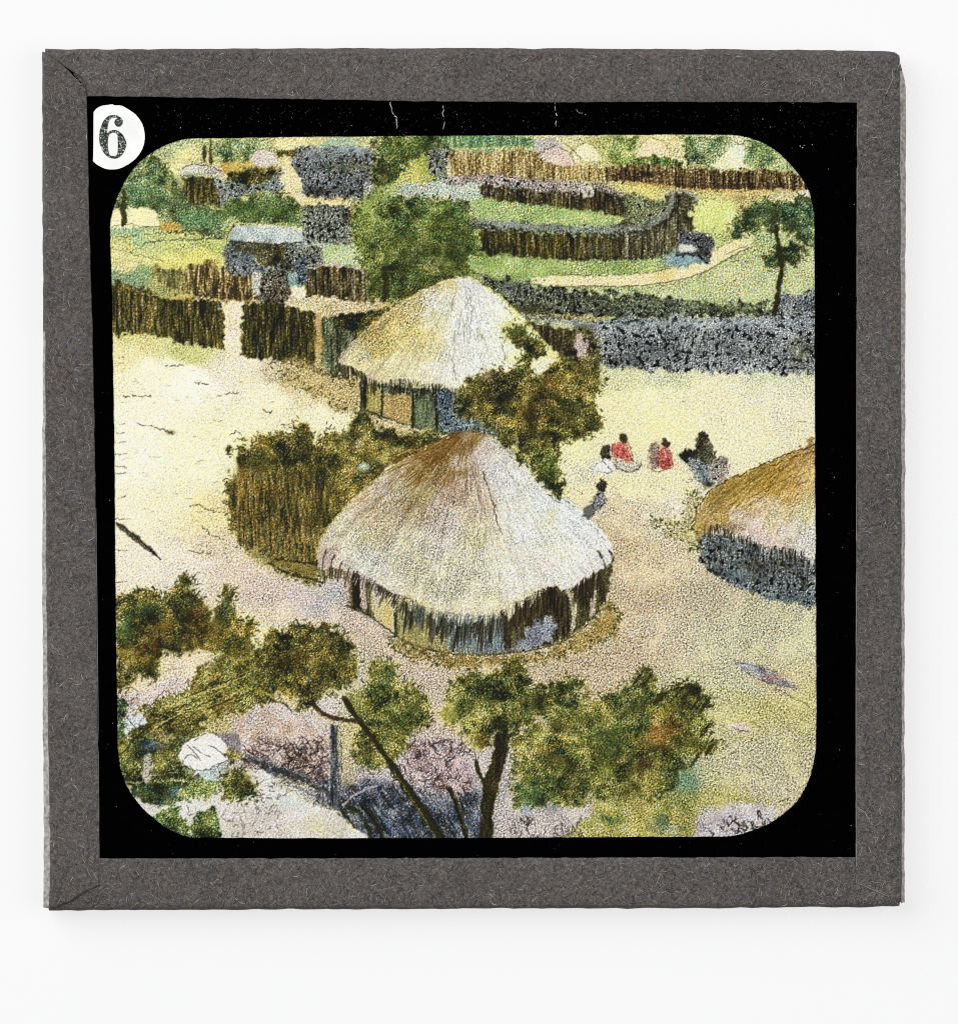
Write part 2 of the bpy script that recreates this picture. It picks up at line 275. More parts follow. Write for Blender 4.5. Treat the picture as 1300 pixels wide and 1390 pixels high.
# front-left lane fences
fill([(205,372),(222,366),(245,364),(262,358),(300,358),(320,364),(350,375),(386,384),(388,408),(340,412),(290,410),(258,402),(235,388),(212,384)], stakes(GOLDF, per=1.3, kv=.26, off=-.18), 4, 2.5, 1, ink=.32, grain=.1)
blob(235,378,24,12,(140,150,92),.55); blob(320,352,40,8,(210, 198, 112),.35)
for i in range(26):
    x=222+i*6.2; line([(x,366+(i*7%9)),(x+1.5,388),(x+3,404)],1.5,(52,38,12),.55,gaps=.2)
fill([(150,384),(190,390),(212,400),(245,406),(262,403),(278,401),(293,406),(303,420),(306,446),(305,472),(288,471),(262,468),(235,462),(208,454),(180,451),(150,449)], stakes(FENCEG, per=1.2, kv=.24, off=-.06), 2.5, 1.5, .8, ink=.34, seed=3)
for i in range(14):
    x=160+i*4; y=398+i*1.2
    if i%3!=1: line([(x,y),(x+1,y+18),(x+1,y+44)],1.3,((176,150,110),(144, 150, 164),(192, 168, 112))[i%3],.5)
for i in range(26):
    x=200+i*4.1; line([(x,408+i*.2),(x+.5,440),(x,452+i*.6)],1.2,(120,110,50),.4,gaps=.3)
line([(170,390),(200,398),(240,404),(262,402)],2.2,(202, 164, 92),.6,jit=1.2); line([(262,408),(275,404),(290,408),(300,420)],3,(190,196,190),.6,jit=1.4); line([(205,402),(240,414),(285,422),(302,430)],1.8,(26,22,8),.6)
line([(228,404),(260,402),(300,408),(345,409),(385,409)],3,(210, 180, 104),.75,jit=1.2)
fill([(304,412),(330,410),(328,440),(328,480),(316,488),(306,478),(305,440)], wash([(226,204,170),(234,220,194),(226,210,190)]), 1.5, ink=.14)
fill([(331,420),(336,412),(350,409),(380,410),(410,412),(428,416),(430,460),(428,500),(412,498),(392,491),(365,488),(328,481),(329,450)], stakes(FENCEG, per=1.1, kv=.2, off=-.1), 2, 1.5, .8, ink=.34, seed=5)
line([(336,412),(360,407),(386,409)],3,(192, 178, 142),.6,jit=1.3); line([(330,422),(328,450),(328,478)],1.5,(202, 194, 102),.7); line([(334,432),(380,438),(425,448)],2,(28,22,8),.55)
fill([(384,408),(420,404),(470,407),(520,412),(536,416),(525,424),(490,424),(450,430),(436,430),(424,424),(400,416)], wash([(202, 174, 122),(220, 204, 166),(230,208,160)], 6), 3, ink=.34, grain=.12)
fill([(427,428),(436,428),(438,460),(437,502),(428,502),(429,460)], wash([(172, 140, 82),(202, 174, 122)]), 1, ink=.3)
fill([(437,432),(455,430),(500,436),(494,450),(478,470),(462,490),(458,510),(440,506),(437,470)], stakes([(24,26,14),(60,64,40),(96,104,76),(130,136,104),(170,172,140)], per=1.6, kv=.24), 1.5, ink=.4)
blob(445,498,10,10,(130,156,136),.5)
fill([(450,430),(480,424),(500,424),(530,418),(524,430),(500,446),(482,455),(470,448),(455,442)], foliage(BROWN, off=-.2), 2, ink=.45)
line([(454,437),(458,460),(456,500)],2,(24,22,10),.7)
# grey house with a pale roof
fill([(312,328),(412,328),(413,364),(390,372),(389,408),(352,405),(346,374),(312,374)], twigs([(22,24,24),(66,74,80),(114, 120, 116),(144, 150, 148),(184,188,190)],.75,1.4), 1.5, ink=.35)
fill([(316,330),(384,328),(384,356),(352,360),(340,344),(322,342)], foliage([(20,20,10),(50,46,24),(84,76,40),(120,112,70),(160,156,110)], off=-.05), 2, ink=.45)
fill([(386,330),(410,330),(408,360),(390,366)], twigs(DGREY,.7,1.3), 1.5, ink=.35)
blob(330,352,18,14,(120, 134, 136),.6); line([(340,344),(348,352),(350,366)],2,(200,204,190),.8); blob(365,368,14,6,(144, 170, 168),.6)
fill([(342,372),(354,370),(356,398),(344,398)], wash([(170,170,160),(200,196,186)]), 1, ink=.4)
fill([(356,372),(388,370),(387,407),(358,405)], twigs([(20,20,12),(60,56,36),(104,96,64),(140,140,130),(180,180,176)],.5,1.3), 1.5, ink=.4)
fill([(310,320),(320,304),(345,305),(400,308),(412,311),(412,326),(380,330),(345,328),(310,326)], wash([(144, 158, 160),(180, 190, 188),(204,210,206)], 4), 1, ink=.2, sm=False, grain=.08)
line([(318,303),(345,304),(385,307),(412,311)],1.8,(224,216,120),.9,jit=.4); line([(308,322),(318,304)],1.4,(60,60,50),.7); line([(308,322),(309,350),(312,374)],1.1,INK,.7); line([(312,327),(345,330),(380,331),(412,328)],1.6,(30,32,30),.7)
fill([(411,334),(436,336),(438,356),(430,362),(412,358)], twigs(DGREY,.6,1.3), 1, ink=.3); fill([(402,352),(414,350),(418,375),(410,386),(403,378)], twigs([(20,24,30),(60,70,90),(104, 116, 124),(154, 160, 164)],.6,1.4), 1.5, ink=.35)
line([(412,334),(437,335),(439,358)],1.6,(206,196,170),.8)
# upper middle compounds
fill([(600,190),(620,184),(700,184),(724,188),(726,198),(690,199),(620,200)], stakes([(60,90,70),(100,136,100),(150,176,120),(200,206,150)], per=1.4), 1.5, ink=.34, grain=.14)
line([(612,202),(650,201),(700,200),(724,202)],3,(218, 208, 132),.8,jit=.6)
fill([(612,208),(640,205),(700,204),(726,206),(752,216),(790,226),(824,228),(830,246),(790,244),(750,250),(700,246),(640,246),(610,244)], stakes(GOLDF, per=1.2, kv=.2, off=.02), 2, 1.5, ink=.3, grain=.09)
fill([(724,192),(735,186),(750,187),(765,200),(745,204),(728,206)], wash([(170,166,160),(206,200,196)]), 1, ink=.24)
fill([(732,212),(742,202),(756,200),(770,206),(780,222),(765,226),(745,220)], wash([(206,180,168),(224,206,196)]), 1, ink=.22)
fill([(778,212),(786,198),(800,196),(812,206),(816,216),(795,218)], wash([(226,212,170),(236,224,186)]), 1, ink=.15)
line([(732,210),(742,201),(758,199),(772,208),(782,222)],1.3,(70,60,40),.75); line([(758,186),(768,196),(780,206),(790,216)],1.4,(70,74,40),.7); line([(784,198),(796,194),(810,202),(818,214)],1.2,(90,90,60),.6)
fill([(820,190),(850,184),(866,188),(858,204),(840,208),(826,206)], foliage(MIDGR, off=.14), 2, ink=.34)
fill([(864,206),(872,194),(886,188),(900,192),(904,205),(890,214),(870,214)], wash([(218, 204, 172),(234,212,170)]), 1.5, ink=.18); line([(864,206),(873,193),(886,187),(900,193),(906,204)],1.2,(120,104,60),.7)
fill([(926,196),(940,186),(965,184),(984,188),(986,204),(975,220),(960,224),(935,222),(926,212)], foliage(GREEN, off=-.02), 3, 2.5, ink=.4, grain=.12)
fill([(966,226),(980,210),(992,200),(1006,196),(1014,212),(1012,228),(990,230)], wash([(206,210,160),(226,226,190),(222,224,204)]), 1.5, ink=.12)
line([(970,222),(986,204),(1000,196),(1010,194)],1.3,(90,90,50),.7); line([(994,188),(1004,196),(1014,190),(1024,196)],1.6,(60,64,36),.7)
fill([(1012,200),(1030,192),(1056,208),(1074,230),(1050,232),(1016,226)], foliage(GREEN, off=.22), 3, ink=.25, grain=.13)
fill([(825,208),(855,210),(900,214),(925,222),(905,228),(870,226),(828,222)], foliage(MIDGR, off=.04), 3, ink=.4)
fill([(824,228),(850,224),(900,226),(960,230),(1020,231),(1075,233),(1090,244),(1098,258),(1040,258),(980,258),(930,256),(880,251),(840,246),(826,244)], stakes([(20,16,8),(50,40,20),(92,74,40),(140,116,72),(186,164,126),(206,196,170)], per=1.2, kv=.22), 2, 1.5, ink=.36, seed=6)
blob(880,236,12,4,(14,12,8),.7); blob(1035,244,5,3,(10,10,8),.8); blob(1000,252,80,4,(40,30,12),.5)
line([(850,247),(900,253),(940,258),(1000,259),(1094,260)],4.5,(210, 176, 102),.8,jit=.8)
fill([(1078,262),(1096,258),(1100,270),(1084,272)], wash([(206,196,196),(222,212,206)]), 1, ink=.2)
fill([(655,249),(700,253),(740,258),(790,258),(820,254),(852,260),(860,272),(853,294),(830,291),(800,286),(760,281),(720,277),(680,273),(655,268)], stakes(FENCE, per=1.1, kv=.2, off=-.1), 1.5, ink=.3, seed=8)
fill([(608,242),(650,236),(700,240),(750,246),(790,246),(830,252),(856,258),(850,266),(810,258),(790,262),(750,260),(700,256),(650,248),(612,252)], twigs([(30,28,26),(96,88,84),(160,146,140),(200,184,180),(214,206,206)],1.0,1.5), 2, ink=.28, seed=5)
fill([(790,258),(798,248),(807,260),(806,268),(792,268)], wash([(184,176,160),(206,200,190)]), .8, ink=.2, sm=False); blob(799,262,2,3,(50,34,14),.9)
fill([(640,270),(690,274),(740,282),(800,290),(850,297),(890,296),(880,304),(840,308),(780,308),(700,304),(648,298)], wash([(134,160,104),(164,184,122),(188,198,138)], 6), 2, ink=.26, grain=.16)
fill([(652,312),(700,312),(760,318),(820,320),(880,318),(920,304),(940,300),(936,318),(912,334),(905,344),(880,352),(830,354),(760,352),(700,348),(660,342)], stakes(FENCEG, per=1.1, kv=.2, off=-.06), 2, ink=.32, seed=9)
fill([(644,298),(690,300),(740,304),(800,308),(850,306),(890,298),(905,284),(903,268),(925,266),(943,272),(944,304),(930,316),(905,322),(860,324),(820,318),(760,316),(700,312),(650,308)], twigs(DGREY,.85,1.6,k=.16), 2.5, ink=.3, seed=6)
blob(810,338,26,10,(120,124,116),.35); blob(860,330,26,8,(100,96,80),.3); blob(725,342,10,6,(30,26,10),.5)
for x in range(872,930,7): line([(x,322),(x+1,346-(x-872)*.2)],1.6,(180, 138, 72),.55)
fill([(830,250),(870,252),(905,262),(903,282),(880,294),(855,292),(862,272)], wash([(196,190,104),(216,206,130),(176,180,120)],6), 2, ink=.3, grain=.12)
line([(860,266),(880,274),(902,278)],1.6,(110,96,50),.6); fill([(862,275),(900,278),(900,292),(885,298),(862,295)], foliage(MIDGR, off=.1), 2, ink=.36)
fill([(850,262),(872,266),(900,274),(908,284),(900,298),(876,302),(850,298)], twigs([(28,32,18),(70,78,50),(116,124,84),(160,164,122),(196,196,158)],1.0,1.3), 3, ink=.36, seed=7)
fill([(842,300),(870,304),(896,298),(908,282),(902,266),(920,260),(938,264),(946,276),(944,300),(934,318),(914,330),(906,342),(880,350),(850,352),(840,330)], stakes([(20,20,12),(54,52,34),(96,92,64),(140,136,112),(180,178,164)], per=1.2, kv=.2), 2.5, ink=.34, seed=8)
line([(640,300),(700,306),(760,311),(820,313),(868,308),(898,296),(909,280),(912,264)],8,(140,146,138),.5,jit=1.8,gaps=.18,step=2.4); line([(640,304),(700,311),(760,316),(820,318),(870,314),(904,300),(918,282),(922,268)],3,(30,32,24),.55,jit=1.6,gaps=.3,step=2.4)
line([(905,263),(922,259),(938,262),(946,274)],5,(160,160,152),.55,jit=1.2,gaps=.2,step=2.2)
for k in range(46):
    t=k/45; x=700+t*215; y=318+8*math.sin(t*2.2)-(max(0,t-.72)*70); stroke(x,y,x+.6,y+24,1.3,((26,22,10),(150,116,56),(60,52,26),(176,150,96))[k%4],.5)
fill([(943,276),(990,278),(1000,292),(988,308),(960,312),(942,308)], wash([(190,202,122),(208,214,142),(216,220,166)],8), 3, ink=.1, grain=.1)
fill([(640,346),(700,350),(760,354),(830,356),(890,352),(930,352),(925,362),(860,372),(780,374),(720,374),(660,372),(636,360)], wash([(130,152,90),(160,180,114),(184,194,134)],6), 2, ink=.3, grain=.17)
# cart track
fill([(716,378),(760,375),(800,374),(860,372),(910,364),(950,352),(975,338),(1000,324),(1022,322),(1016,336),(988,350),(962,366),(925,380),(865,388),(800,388),(745,388)], wash([(218, 196, 138),(226, 216, 170),(224,206,164)],7), 1.2, ink=.14)
line([(760,390),(800,388),(860,388),(920,380),(962,366),(992,348),(1016,336)],2.0,(84,70,66),.7,jit=.5,gaps=.05); line([(760,372),(820,374),(880,370),(910,364)],1.1,INK,.6)
for i in range(22):
    t=i/21; line([(945+t*50,370-t*26),(950+t*50,362-t*22)],1.1,(220,200,170),.5)
fill([(918,322),(930,314),(965,320),(968,340),(958,358),(940,352),(920,352)], twigs([(14,14,16),(46,48,52),(84,88,92),(130,134,136),(196,196,190)],.6,1.8), 2, ink=.35)
fill([(920,334),(928,330),(945,336),(940,342),(924,342)], (206,204,194), 1, ink=.2); blob(932,346,14,4,(20,20,20),.6); fill([(898,356),(912,346),(945,350),(950,358),(925,362)], wash([(94, 126, 148),(154, 176, 174)],4), 2, ink=.3, grain=.12)
line([(918,322),(940,316),(966,318)],2,(110,96,90),.7)
# slope right of the track, hedges
fill([(730,392),(800,392),(870,392),(930,384),(970,368),(1010,346),(1060,340),(1104,340),(1105,412),(1050,420),(960,414),(870,405),(790,400)], wash([(166,180,130),(188,196,148),(204,206,160)],9,.16), 2, ink=.34, grain=.17)
fill([(650,376),(690,380),(730,386),(780,394),(840,400),(900,402),(960,410),(1045,414),(1050,428),(960,430),(880,430),(800,430),(745,434),(715,432),(690,412)], twigs([(14,16,10),(42,44,30),(80,86,64),(122,132,112),(170,178,160)],.7,1.7), 4, 2.5, ink=.36, seed=7)
blob(700,392,16,12,(90,100,110),.4); blob(720,418,26,7,(60,50,18),.5); blob(900,412,120,5,(140,156,110),.3); blob(1000,418,40,6,(150,160,100),.4)
for i in range(12):
    x=690+i*9; line([(x,382+i*1.5),(x+1,402+i*1.5)],1.6,(190,190,176),.45)
fill([(1050,412),(1062,396),(1085,400),(1105,396),(1105,440),(1050,440)], twigs(BLUEG,.95,1.7), 2.5, ink=.25)
fill([(705,426),(740,430),(800,434),(880,430),(960,430),(1040,432),(1106,434),(1106,500),(1060,506),(1010,506),(940,504),(880,500),(815,498),(795,470),(780,440)], twigs(BLUEG,.72,2.0,k=.18,seed=22,hs=3), 3, 2.5, ink=.16, seed=8, grain=.05)
blob(960,474,140,18,(70,74,70),.3); blob(900,440,90,6,(154, 164, 164),.55,ink=.1); blob(1020,438,60,5,(176,182,190),.6,ink=.1); blob(850,490,50,8,(20,22,20),.4); blob(1085,478,16,20,(84,84,56),.5)
for i in range(24):
    x=870+(i*37)%220; y=455+(i*23)%40; line([(x,y),(x+2,y+9)],1.3,(206,210,204),.5)
line([(716,428),(760,428),(800,431),(826,432)],3,(202, 168, 88),.75,jit=1); line([(702,424),(730,432),(770,440),(800,438)],4,(170,172,176),.7,jit=1.5)
fill([(716,438),(740,442),(770,446),(800,450),(808,455),(810,498),(780,500),(758,482),(738,460)], stakes(FENCE, per=1.1, off=-.12), 1.5, ink=.4)
fill([(780,460),(786,450),(793,452),(797,478),(788,482),(780,478)], wash([(190,180,176),(214,200,190)]), 1, ink=.3); line([(788,450),(794,462),(796,474)],2,(192, 158, 82),.8)
# tree at the right edge
fol = foliage(GREEN, off=-.1, seed=14)
for q in ([(1000,300),(1008,282),(1030,270),(1050,272),(1062,282),(1060,300),(1044,312),(1028,302),(1010,308)],[(1050,285),(1070,274),(1100,272),(1106,300),(1104,330),(1085,322),(1066,310)],[(994,306),(1010,300),(1030,306),(1018,316),(998,318)],[(1038,345),(1060,336),(1084,334),(1090,345),(1080,356),(1060,360),(1042,358)]):
    fill(q, fol, 4, 3, 1, ink=.46, grain=.12)
blob(1020,290,12,9,(34,44,18),.6); blob(1078,306,12,10,(34,36,12),.6); blob(1048,292,12,12,(40,52,22),.5); blob(1070,350,14,8,(34,36,16),.5); blob(1040,325,26,8,(130,170,130),.35)
fill([(1051,310),(1056,310),(1060,340),(1064,365),(1060,390),(1054,425),(1048,425),(1054,385),(1057,362)], (46,42,18), 1, ink=.6); line([(1030,318),(1020,330),(1000,338),(985,345)],1.5,(60,70,40),.6,gaps=.2)
# ================================================================= huts and middle ground
def radial(ax, ay, kr=1.0, ka=260.0, seed=40):
    """streak noise running away from the apex of a thatched cone"""
    n = noise(1.1, 9, seed)
    def f(w):
        dx = xx[w] - ax; dy = (yy[w] - ay) * 1.15 + 26
        r = np.hypot(dx, dy); th = np.arctan2(dx, dy) + 3.2
        return n[(r * kr).astype(int) % PH, (th * ka).astype(int) % PW]
    return f
def thatch(outline, ax, ay, zones, rough=2.0, ink=0.2, seed=40, k=0.09, grain=0.07, dark=1.25, sat=.96):
    """zones: (x, y, rx, ry, colour) control blobs blended over the roof"""
    w, m = pmask(outline, rough, 1.6, .7, True, seed)
    X, Y = xx[w] + 6 * noise(5, 5, 60)[w], yy[w] + 6 * noise(5, 5, 61)[w]
    nu = np.zeros(X.shape + (3,), np.float32); de = np.zeros(X.shape, np.float32)
    for x, y, c in zones:
        lu = sum(c) / 3.0; c = (c[0], c[1] - 8, c[2] + 8) if c[0] - c[2] > 60 and c[1] > 150 else c; c = tuple(lu + (v - lu) * sat for v in c)
        g = 1.0 / ((X - x) ** 2 + (Y - y) ** 2 + 90) ** 1.7; nu += g[..., None] * c3(c); de += g
    c = nu / de[..., None]; s = radial(ax, ay, seed=seed)(w); s2 = radial(ax, ay, .6, 120., seed + 1)(w)
    lum = c.mean(-1)
    amp = k * (1.8 - 1.5 * lum)
    mot = worm(.9, seed + 5)[w] + .6 * noise(2.2, 2.2, seed + 6)[w]
    c = c * (1 + (.62 * amp * (s + .7 * s2) + .045 * (1.9 - 1.5 * lum) * mot)[..., None])
    d = sstep(dark, dark + 1.0, s + 0.5 * s2) * 0.55 * (1.25 - lum)
    c = c * (1 - d[..., None]) + c3((60, 50, 30)) * d[..., None]
    put(w, m, np.clip(c, 0, 1), 1, ink, grain)
    return w, m
rg = np.random.default_rng(12)
def rays(ax, ay, n, a0, a1, r0, r1, wd, col, al=.6, ln=(8, 22)):
    for _ in range(n):
        t = rg.uniform(a0, a1); r = rg.uniform(r0, r1); L = rg.uniform(*ln)
        ux, uy = math.sin(t), math.cos(t) * .9
        line([(ax + ux * r, ay + uy * r), (ax + ux * (r + L), ay + uy * (r + L))], wd, col, al, jit=.5, gaps=.3, sm=False, step=2)
def fringe(pts, h0, h1, wd, cols, n, al=.8, lean=0.0):
    """ragged ends of straw hanging along a curve"""
    P = smooth(pts, False, 8); seg = np.hypot(*np.diff(P, axis=0).T); cum = np.r_[0, np.cumsum(seg)]
    for _ in range(n):
        s = rg.uniform(0, cum[-1]); ck = math.sin(s * .37 + n) + math.sin(s * .83 + 1.7 * n) * .7 + math.sin(s * .17); x = np.interp(s, cum, P[:, 0]); y = np.interp(s, cum, P[:, 1]); h = rg.uniform(h0, h1) * (1 + .38 * ck * .6); y += ck * 1.6
        stroke(x, y - h * .4, x + lean * h + rg.normal(0, 1.6), y + h * .6, wd * rg.uniform(.6, 1.3), cols[rg.integers(len(cols))], al * rg.uniform(.5, 1))

# ground shadow by the rear hut
fill([(380,492),(420,498),(450,508),(470,514),(492,524),(492,560),(470,556),(440,540),(410,524),(385,512)], wash([(186, 158, 108),(204, 182, 138)], 8), 5, 4, 4, a=.6, ink=.46)
line([(380,490),(410,498),(440,508),(470,516),(490,524)],1.4,(110,80,30),.6); line([(450,506),(458,512),(470,514)],3,(40,40,20),.6)
# ---- rear hut
fill([(490,512),(520,520),(560,525),(620,528),(700,520),(706,560),(700,590),(640,592),(600,590),(560,580),(520,568),(492,556)], stakes([(20,24,16),(50,56,40),(84,90,66),(120,124,96),(160,160,130)], per=1.2), 1, ink=.4)
fill([(497,520),(517,528),(517,563),(498,556)], stakes([(120,104,44),(172, 158, 96),(192, 184, 126)], per=1, kv=.1), 1, ink=.25, sm=False)
fill([(520,532),(558,536),(558,577),(540,572),(520,564)], stakes([(146,120,66),(182,158,104),(198,178,126)], per=1, kv=.1, kn=.1), 1, ink=.26, sm=False)
for x,y0,y1,wd in ((495,510,556,3),(518,524,564,2.6),(560,530,582,3.4),(490,528,560,1.4),(592,538,596,4)): line([(x,y0),(x+.5,(y0+y1)/2),(x,y1)],wd,(26,26,10),.85,jit=.3,gaps=.05)
fill([(564,545),(586,548),(588,585),(566,580)], stakes([(60,74,56),(110,122,92),(150,154,116)], per=1), 1.5, ink=.35)
fill([(594,522),(612,528),(640,525),(650,545),(630,560),(640,585),(610,590),(596,560)], twigs([(20,28,36),(60,76,96),(114, 130, 138),(164, 180, 178)],.8,1.4), 3, ink=.3)
fill([(640,548),(700,545),(700,588),(650,588)], stakes([(26,34,36),(84,96,100),(140,156,150),(190,196,180)], per=1.1, kv=.26), 2, ink=.35)
line([(600,586),(622,579),(645,576)],3,(154, 180, 184),.8,jit=.6)
line([(492,556),(520,570),(560,584),(592,592)],1.6,(90,66,22),.85,gaps=.05,jit=.5)
fill([(494,560),(530,574),(565,585),(592,588),(590,598),(570,606),(540,598),(500,578)], wash([(192, 168, 132),(214,190,150),(202, 184, 152)],5), 2, ink=.34)
rear = [(628,375),(646,380),(672,397),(702,424),(726,450),(748,476),(760,492),(745,500),(718,506),(690,512),(655,522),(625,528),(598,524),(575,522),(548,518),(520,520),(500,520),(490,510),(475,502),(456,498),(460,486),(474,468),(496,446),(522,424),(556,402),(594,384),(612,377)]
thatch(rear, 628, 368, [(600,384,(202, 198, 132)),(560,408,(200, 192, 120)),(530,430,(196, 184, 106)),(500,460,(192, 180, 98)),(478,484,(202, 198, 146)),(470,478,(200,180,160)),(520,480,(204,192,96)),(560,450,(208,196,112)),(580,470,(214,210,140)),(540,500,(212,206,170)),(505,500,(206,194,160)),(590,430,(214,210,170)),
  (610,400,(214,212,198)),(630,385,(206,206,206)),(640,420,(222,224,220)),(620,450,(216,218,214)),(600,500,(214,214,204)),(640,490,(222,224,220)),(680,450,(224,226,220)),(700,480,(226,228,200)),(670,410,(222,224,214)),(730,470,(226,226,190)),(745,488,(226,222,150)),(700,440,(226,228,190)),(590,415,(206,206,200)),(576,440,(206,204,170)),(650,515,(206,206,200)),(700,420,(224,222,150))], 1.0, ink=.12, k=.11, dark=1.5)
w, m = pmask([(460,486),(496,446),(530,418),(596,384),(600,392),(575,425),(560,470),(510,488),(480,492)], 3, 3, 5); D[w] = np.maximum(D[w], m * .38)
blob(688,452,16,14,(226,228,140),.5); blob(705,488,22,10,(230,232,150),.5)
line([(640,379),(672,398),(702,424),(730,455),(756,486)],2.2,(222,212,90),.75,jit=.5,gaps=.1); line([(456,496),(478,464),(520,426),(560,400),(600,380),(622,376)],1.3,(70,56,30),.75,gaps=.1); line([(462,486),(482,462),(500,444)],2.4,(154, 150, 158),.6)
rays(628,372,34,-.55,.5,20,130,1.1,(100,98,90),.55); rays(628,372,60,-1.3,-.45,30,150,1.1,(150,118,44),.5); rays(628,372,16,-.2,.3,30,90,1.6,(120,116,110),.5)
line([(638,400),(640,430),(636,470)],1.6,(90,86,76),.5,gaps=.45); line([(680,466),(684,478),(686,490)],1.3,(60,60,50),.6); line([(614,395),(606,440),(612,500)],1.4,(140,140,140),.45,gaps=.4); line([(615,485),(616,500),(620,516)],2.4,(110,112,114),.5)
blob(652,380,6,4,(196,176,160),.6)
fringe([(456,497),(475,503),(490,510),(498,516)],8,16,1.6,[(34,32,14),(60,60,36),(24,24,12)],60,lean=.1); fringe([(498,518),(520,522),(548,519),(575,524),(600,528),(625,532),(655,524)],6,15,1.5,[(30,30,14),(50,48,24),(20,20,10),(90,90,70)],130)
fringe([(498,512),(520,516),(548,513),(575,517),(600,520),(625,524),(655,516)],6,14,1.5,[(206,196,160),(196,186,170),(216,212,190)],70,al=.7)
for i in range(170):
    x=rg.uniform(812,1104); y=rg.uniform(442,500); L=rg.uniform(4,11); t=rg.normal(0,.7); line([(x,y),(x+math.sin(t)*L*.6,y+L*.5),(x+math.sin(t)*L*.2,y+L)],1.5,((214,216,208),(150,158,164),(24,24,20),(16,16,14),(196,190,176))[i%5],.6,jit=.6,gaps=.1,step=2)
for i in range(90):
    x=rg.uniform(660,1045); y=392+(x-660)*.05+rg.uniform(-4,28); L=rg.uniform(3,8); line([(x,y),(x+rg.normal(0,2),y+L)],1.4,((186,190,176),(96,110,84),(26,28,20))[i%3],.5,jit=.5,gaps=.1,step=2)
for i in range(110):
    x=rg.uniform(652,905); y=rg.choice([251,303])+(x-652)*.03+rg.uniform(-4,10); line([(x,y),(x+rg.normal(0,2),y+rg.uniform(3,7))],1.3,((206,200,190),(40,40,34),(150,156,150))[i%3],.55,jit=.5,gaps=.1,step=2)
# ---- bush left of the front hut
bushL=[(314,640),(316,612),(328,600),(346,604),(352,592),(372,594),(378,583),(392,584),(406,576),(420,590),(436,594),(450,582),(470,590),(484,572),(492,560),(500,570),(506,584),(530,584),(556,590),(582,588),(596,598),(570,614),(540,628),(510,650),(484,678),(460,706),(444,724),(436,750),(432,774),(404,770),(376,764),(350,752),(334,740),(320,726),(314,700),(310,670)]
fill(bushL, foliage(BROWN, off=-.07, k8=.17), 5, 3.2, 1.2, ink=.42, grain=.1, seed=12)
for a in ((350,630,22,18,(52,60,24)),(400,650,20,14,(30,34,12)),(440,640,18,24,(30,32,12)),(350,600,14,8,(150,110,40)),(370,620,16,10,(84,78,26)),(420,700,24,20,(60,78,44)),(380,690,22,16,(34,46,26)),(336,690,12,24,(70,52,16)),(412,612,14,14,(44,48,18)),(470,605,12,18,(150,140,70)),(500,615,14,14,(120,110,50)),(530,600,20,8,(84,78,34)),(330,650,10,16,(128,92,28)),(360,660,18,12,(120,84,26)),(430,670,16,12,(96,80,30))): blob(*a[:4],a[4],.5)
w_,m_ = pmask([(312,650),(340,640),(380,636),(420,640),(446,660),(470,680),(446,722),(434,772),(404,770),(376,764),(350,752),(332,740),(316,712)],4,3,5); put(w_,m_,stakes([(24,24,10),(58,54,24),(104,88,40),(150,124,62),(186,160,94),(200,190,130)],per=1.3,kv=.24),.62)
for i in range(60):
    x=rg.uniform(318,440); y=rg.uniform(650,720)+(x-318)*.15; L=rg.uniform(18,44); line([(x,y),(x+rg.normal(0,1.5),y+L*.5),(x+rg.normal(0,2),y+L)],1.5,((30,28,12),(176,142,72),(60,64,30),(196,166,96),(44,38,16))[i%5],.6,jit=.5,gaps=.15)
for i in range(46):
    x=rg.uniform(322,470); y=rg.uniform(592,640); line([(x,y),(x+rg.normal(0,4),y+rg.uniform(8,18))],1.6,((196,180,100),(34,36,14),(120,116,52))[i%3],.55,jit=.6,gaps=.12)
blob(520,618,10,9,(206,196,120),.7); blob(540,610,14,5,(214,206,136),.7); blob(556,622,12,5,(70,66,30),.5); blob(487,602,5,7,(206,190,170),.6)
blob(493,634,9,6,(180, 196, 188),.85,ink=.2); line([(484,632),(494,625),(504,632)],1.6,INK,.7); line([(486,640),(494,643),(502,639)],1.4,INK,.7)
line([(490,560),(492,575),(500,590)],3,(70,90,80),.6)
for i in range(22):
    x=322+i*5.2; y=690+min(i,12)*3; h=24+(i*5%13); line([(x,y),(x+1,y+h*.6),(x+2,y+h+12)],2.2,((180, 146, 82),(192, 164, 106),(156, 126, 66),(90,120,80))[i%4],.62,jit=.6,gaps=.18)
for i in range(12):
    x=324+i*8.6; y=700+min(i*4,36); line([(x,y),(x+1,y+26),(x+2,y+44)],1.8,(24,20,8),.7,jit=.5,gaps=.1)
fill([(330,738),(350,748),(372,752),(372,770),(350,768),(334,756)], wash([(166, 148, 92),(186, 174, 112)]), 4, 3, 2, a=.7, ink=.4)
fill([(366,752),(400,760),(432,770),(430,792),(400,786),(376,774)], wash([(110,96,44),(150,134,66)], 4), 3, 2, 2, a=.85, ink=.5)
line([(364,764),(384,776),(410,784),(440,790)],3.4,(34,30,12),.75,jit=.8); line([(372,758),(400,762),(430,766)],3,(30,28,12),.75,jit=.8); line([(350,764),(380,780),(420,788)],1.6,(186, 168, 92),.7)
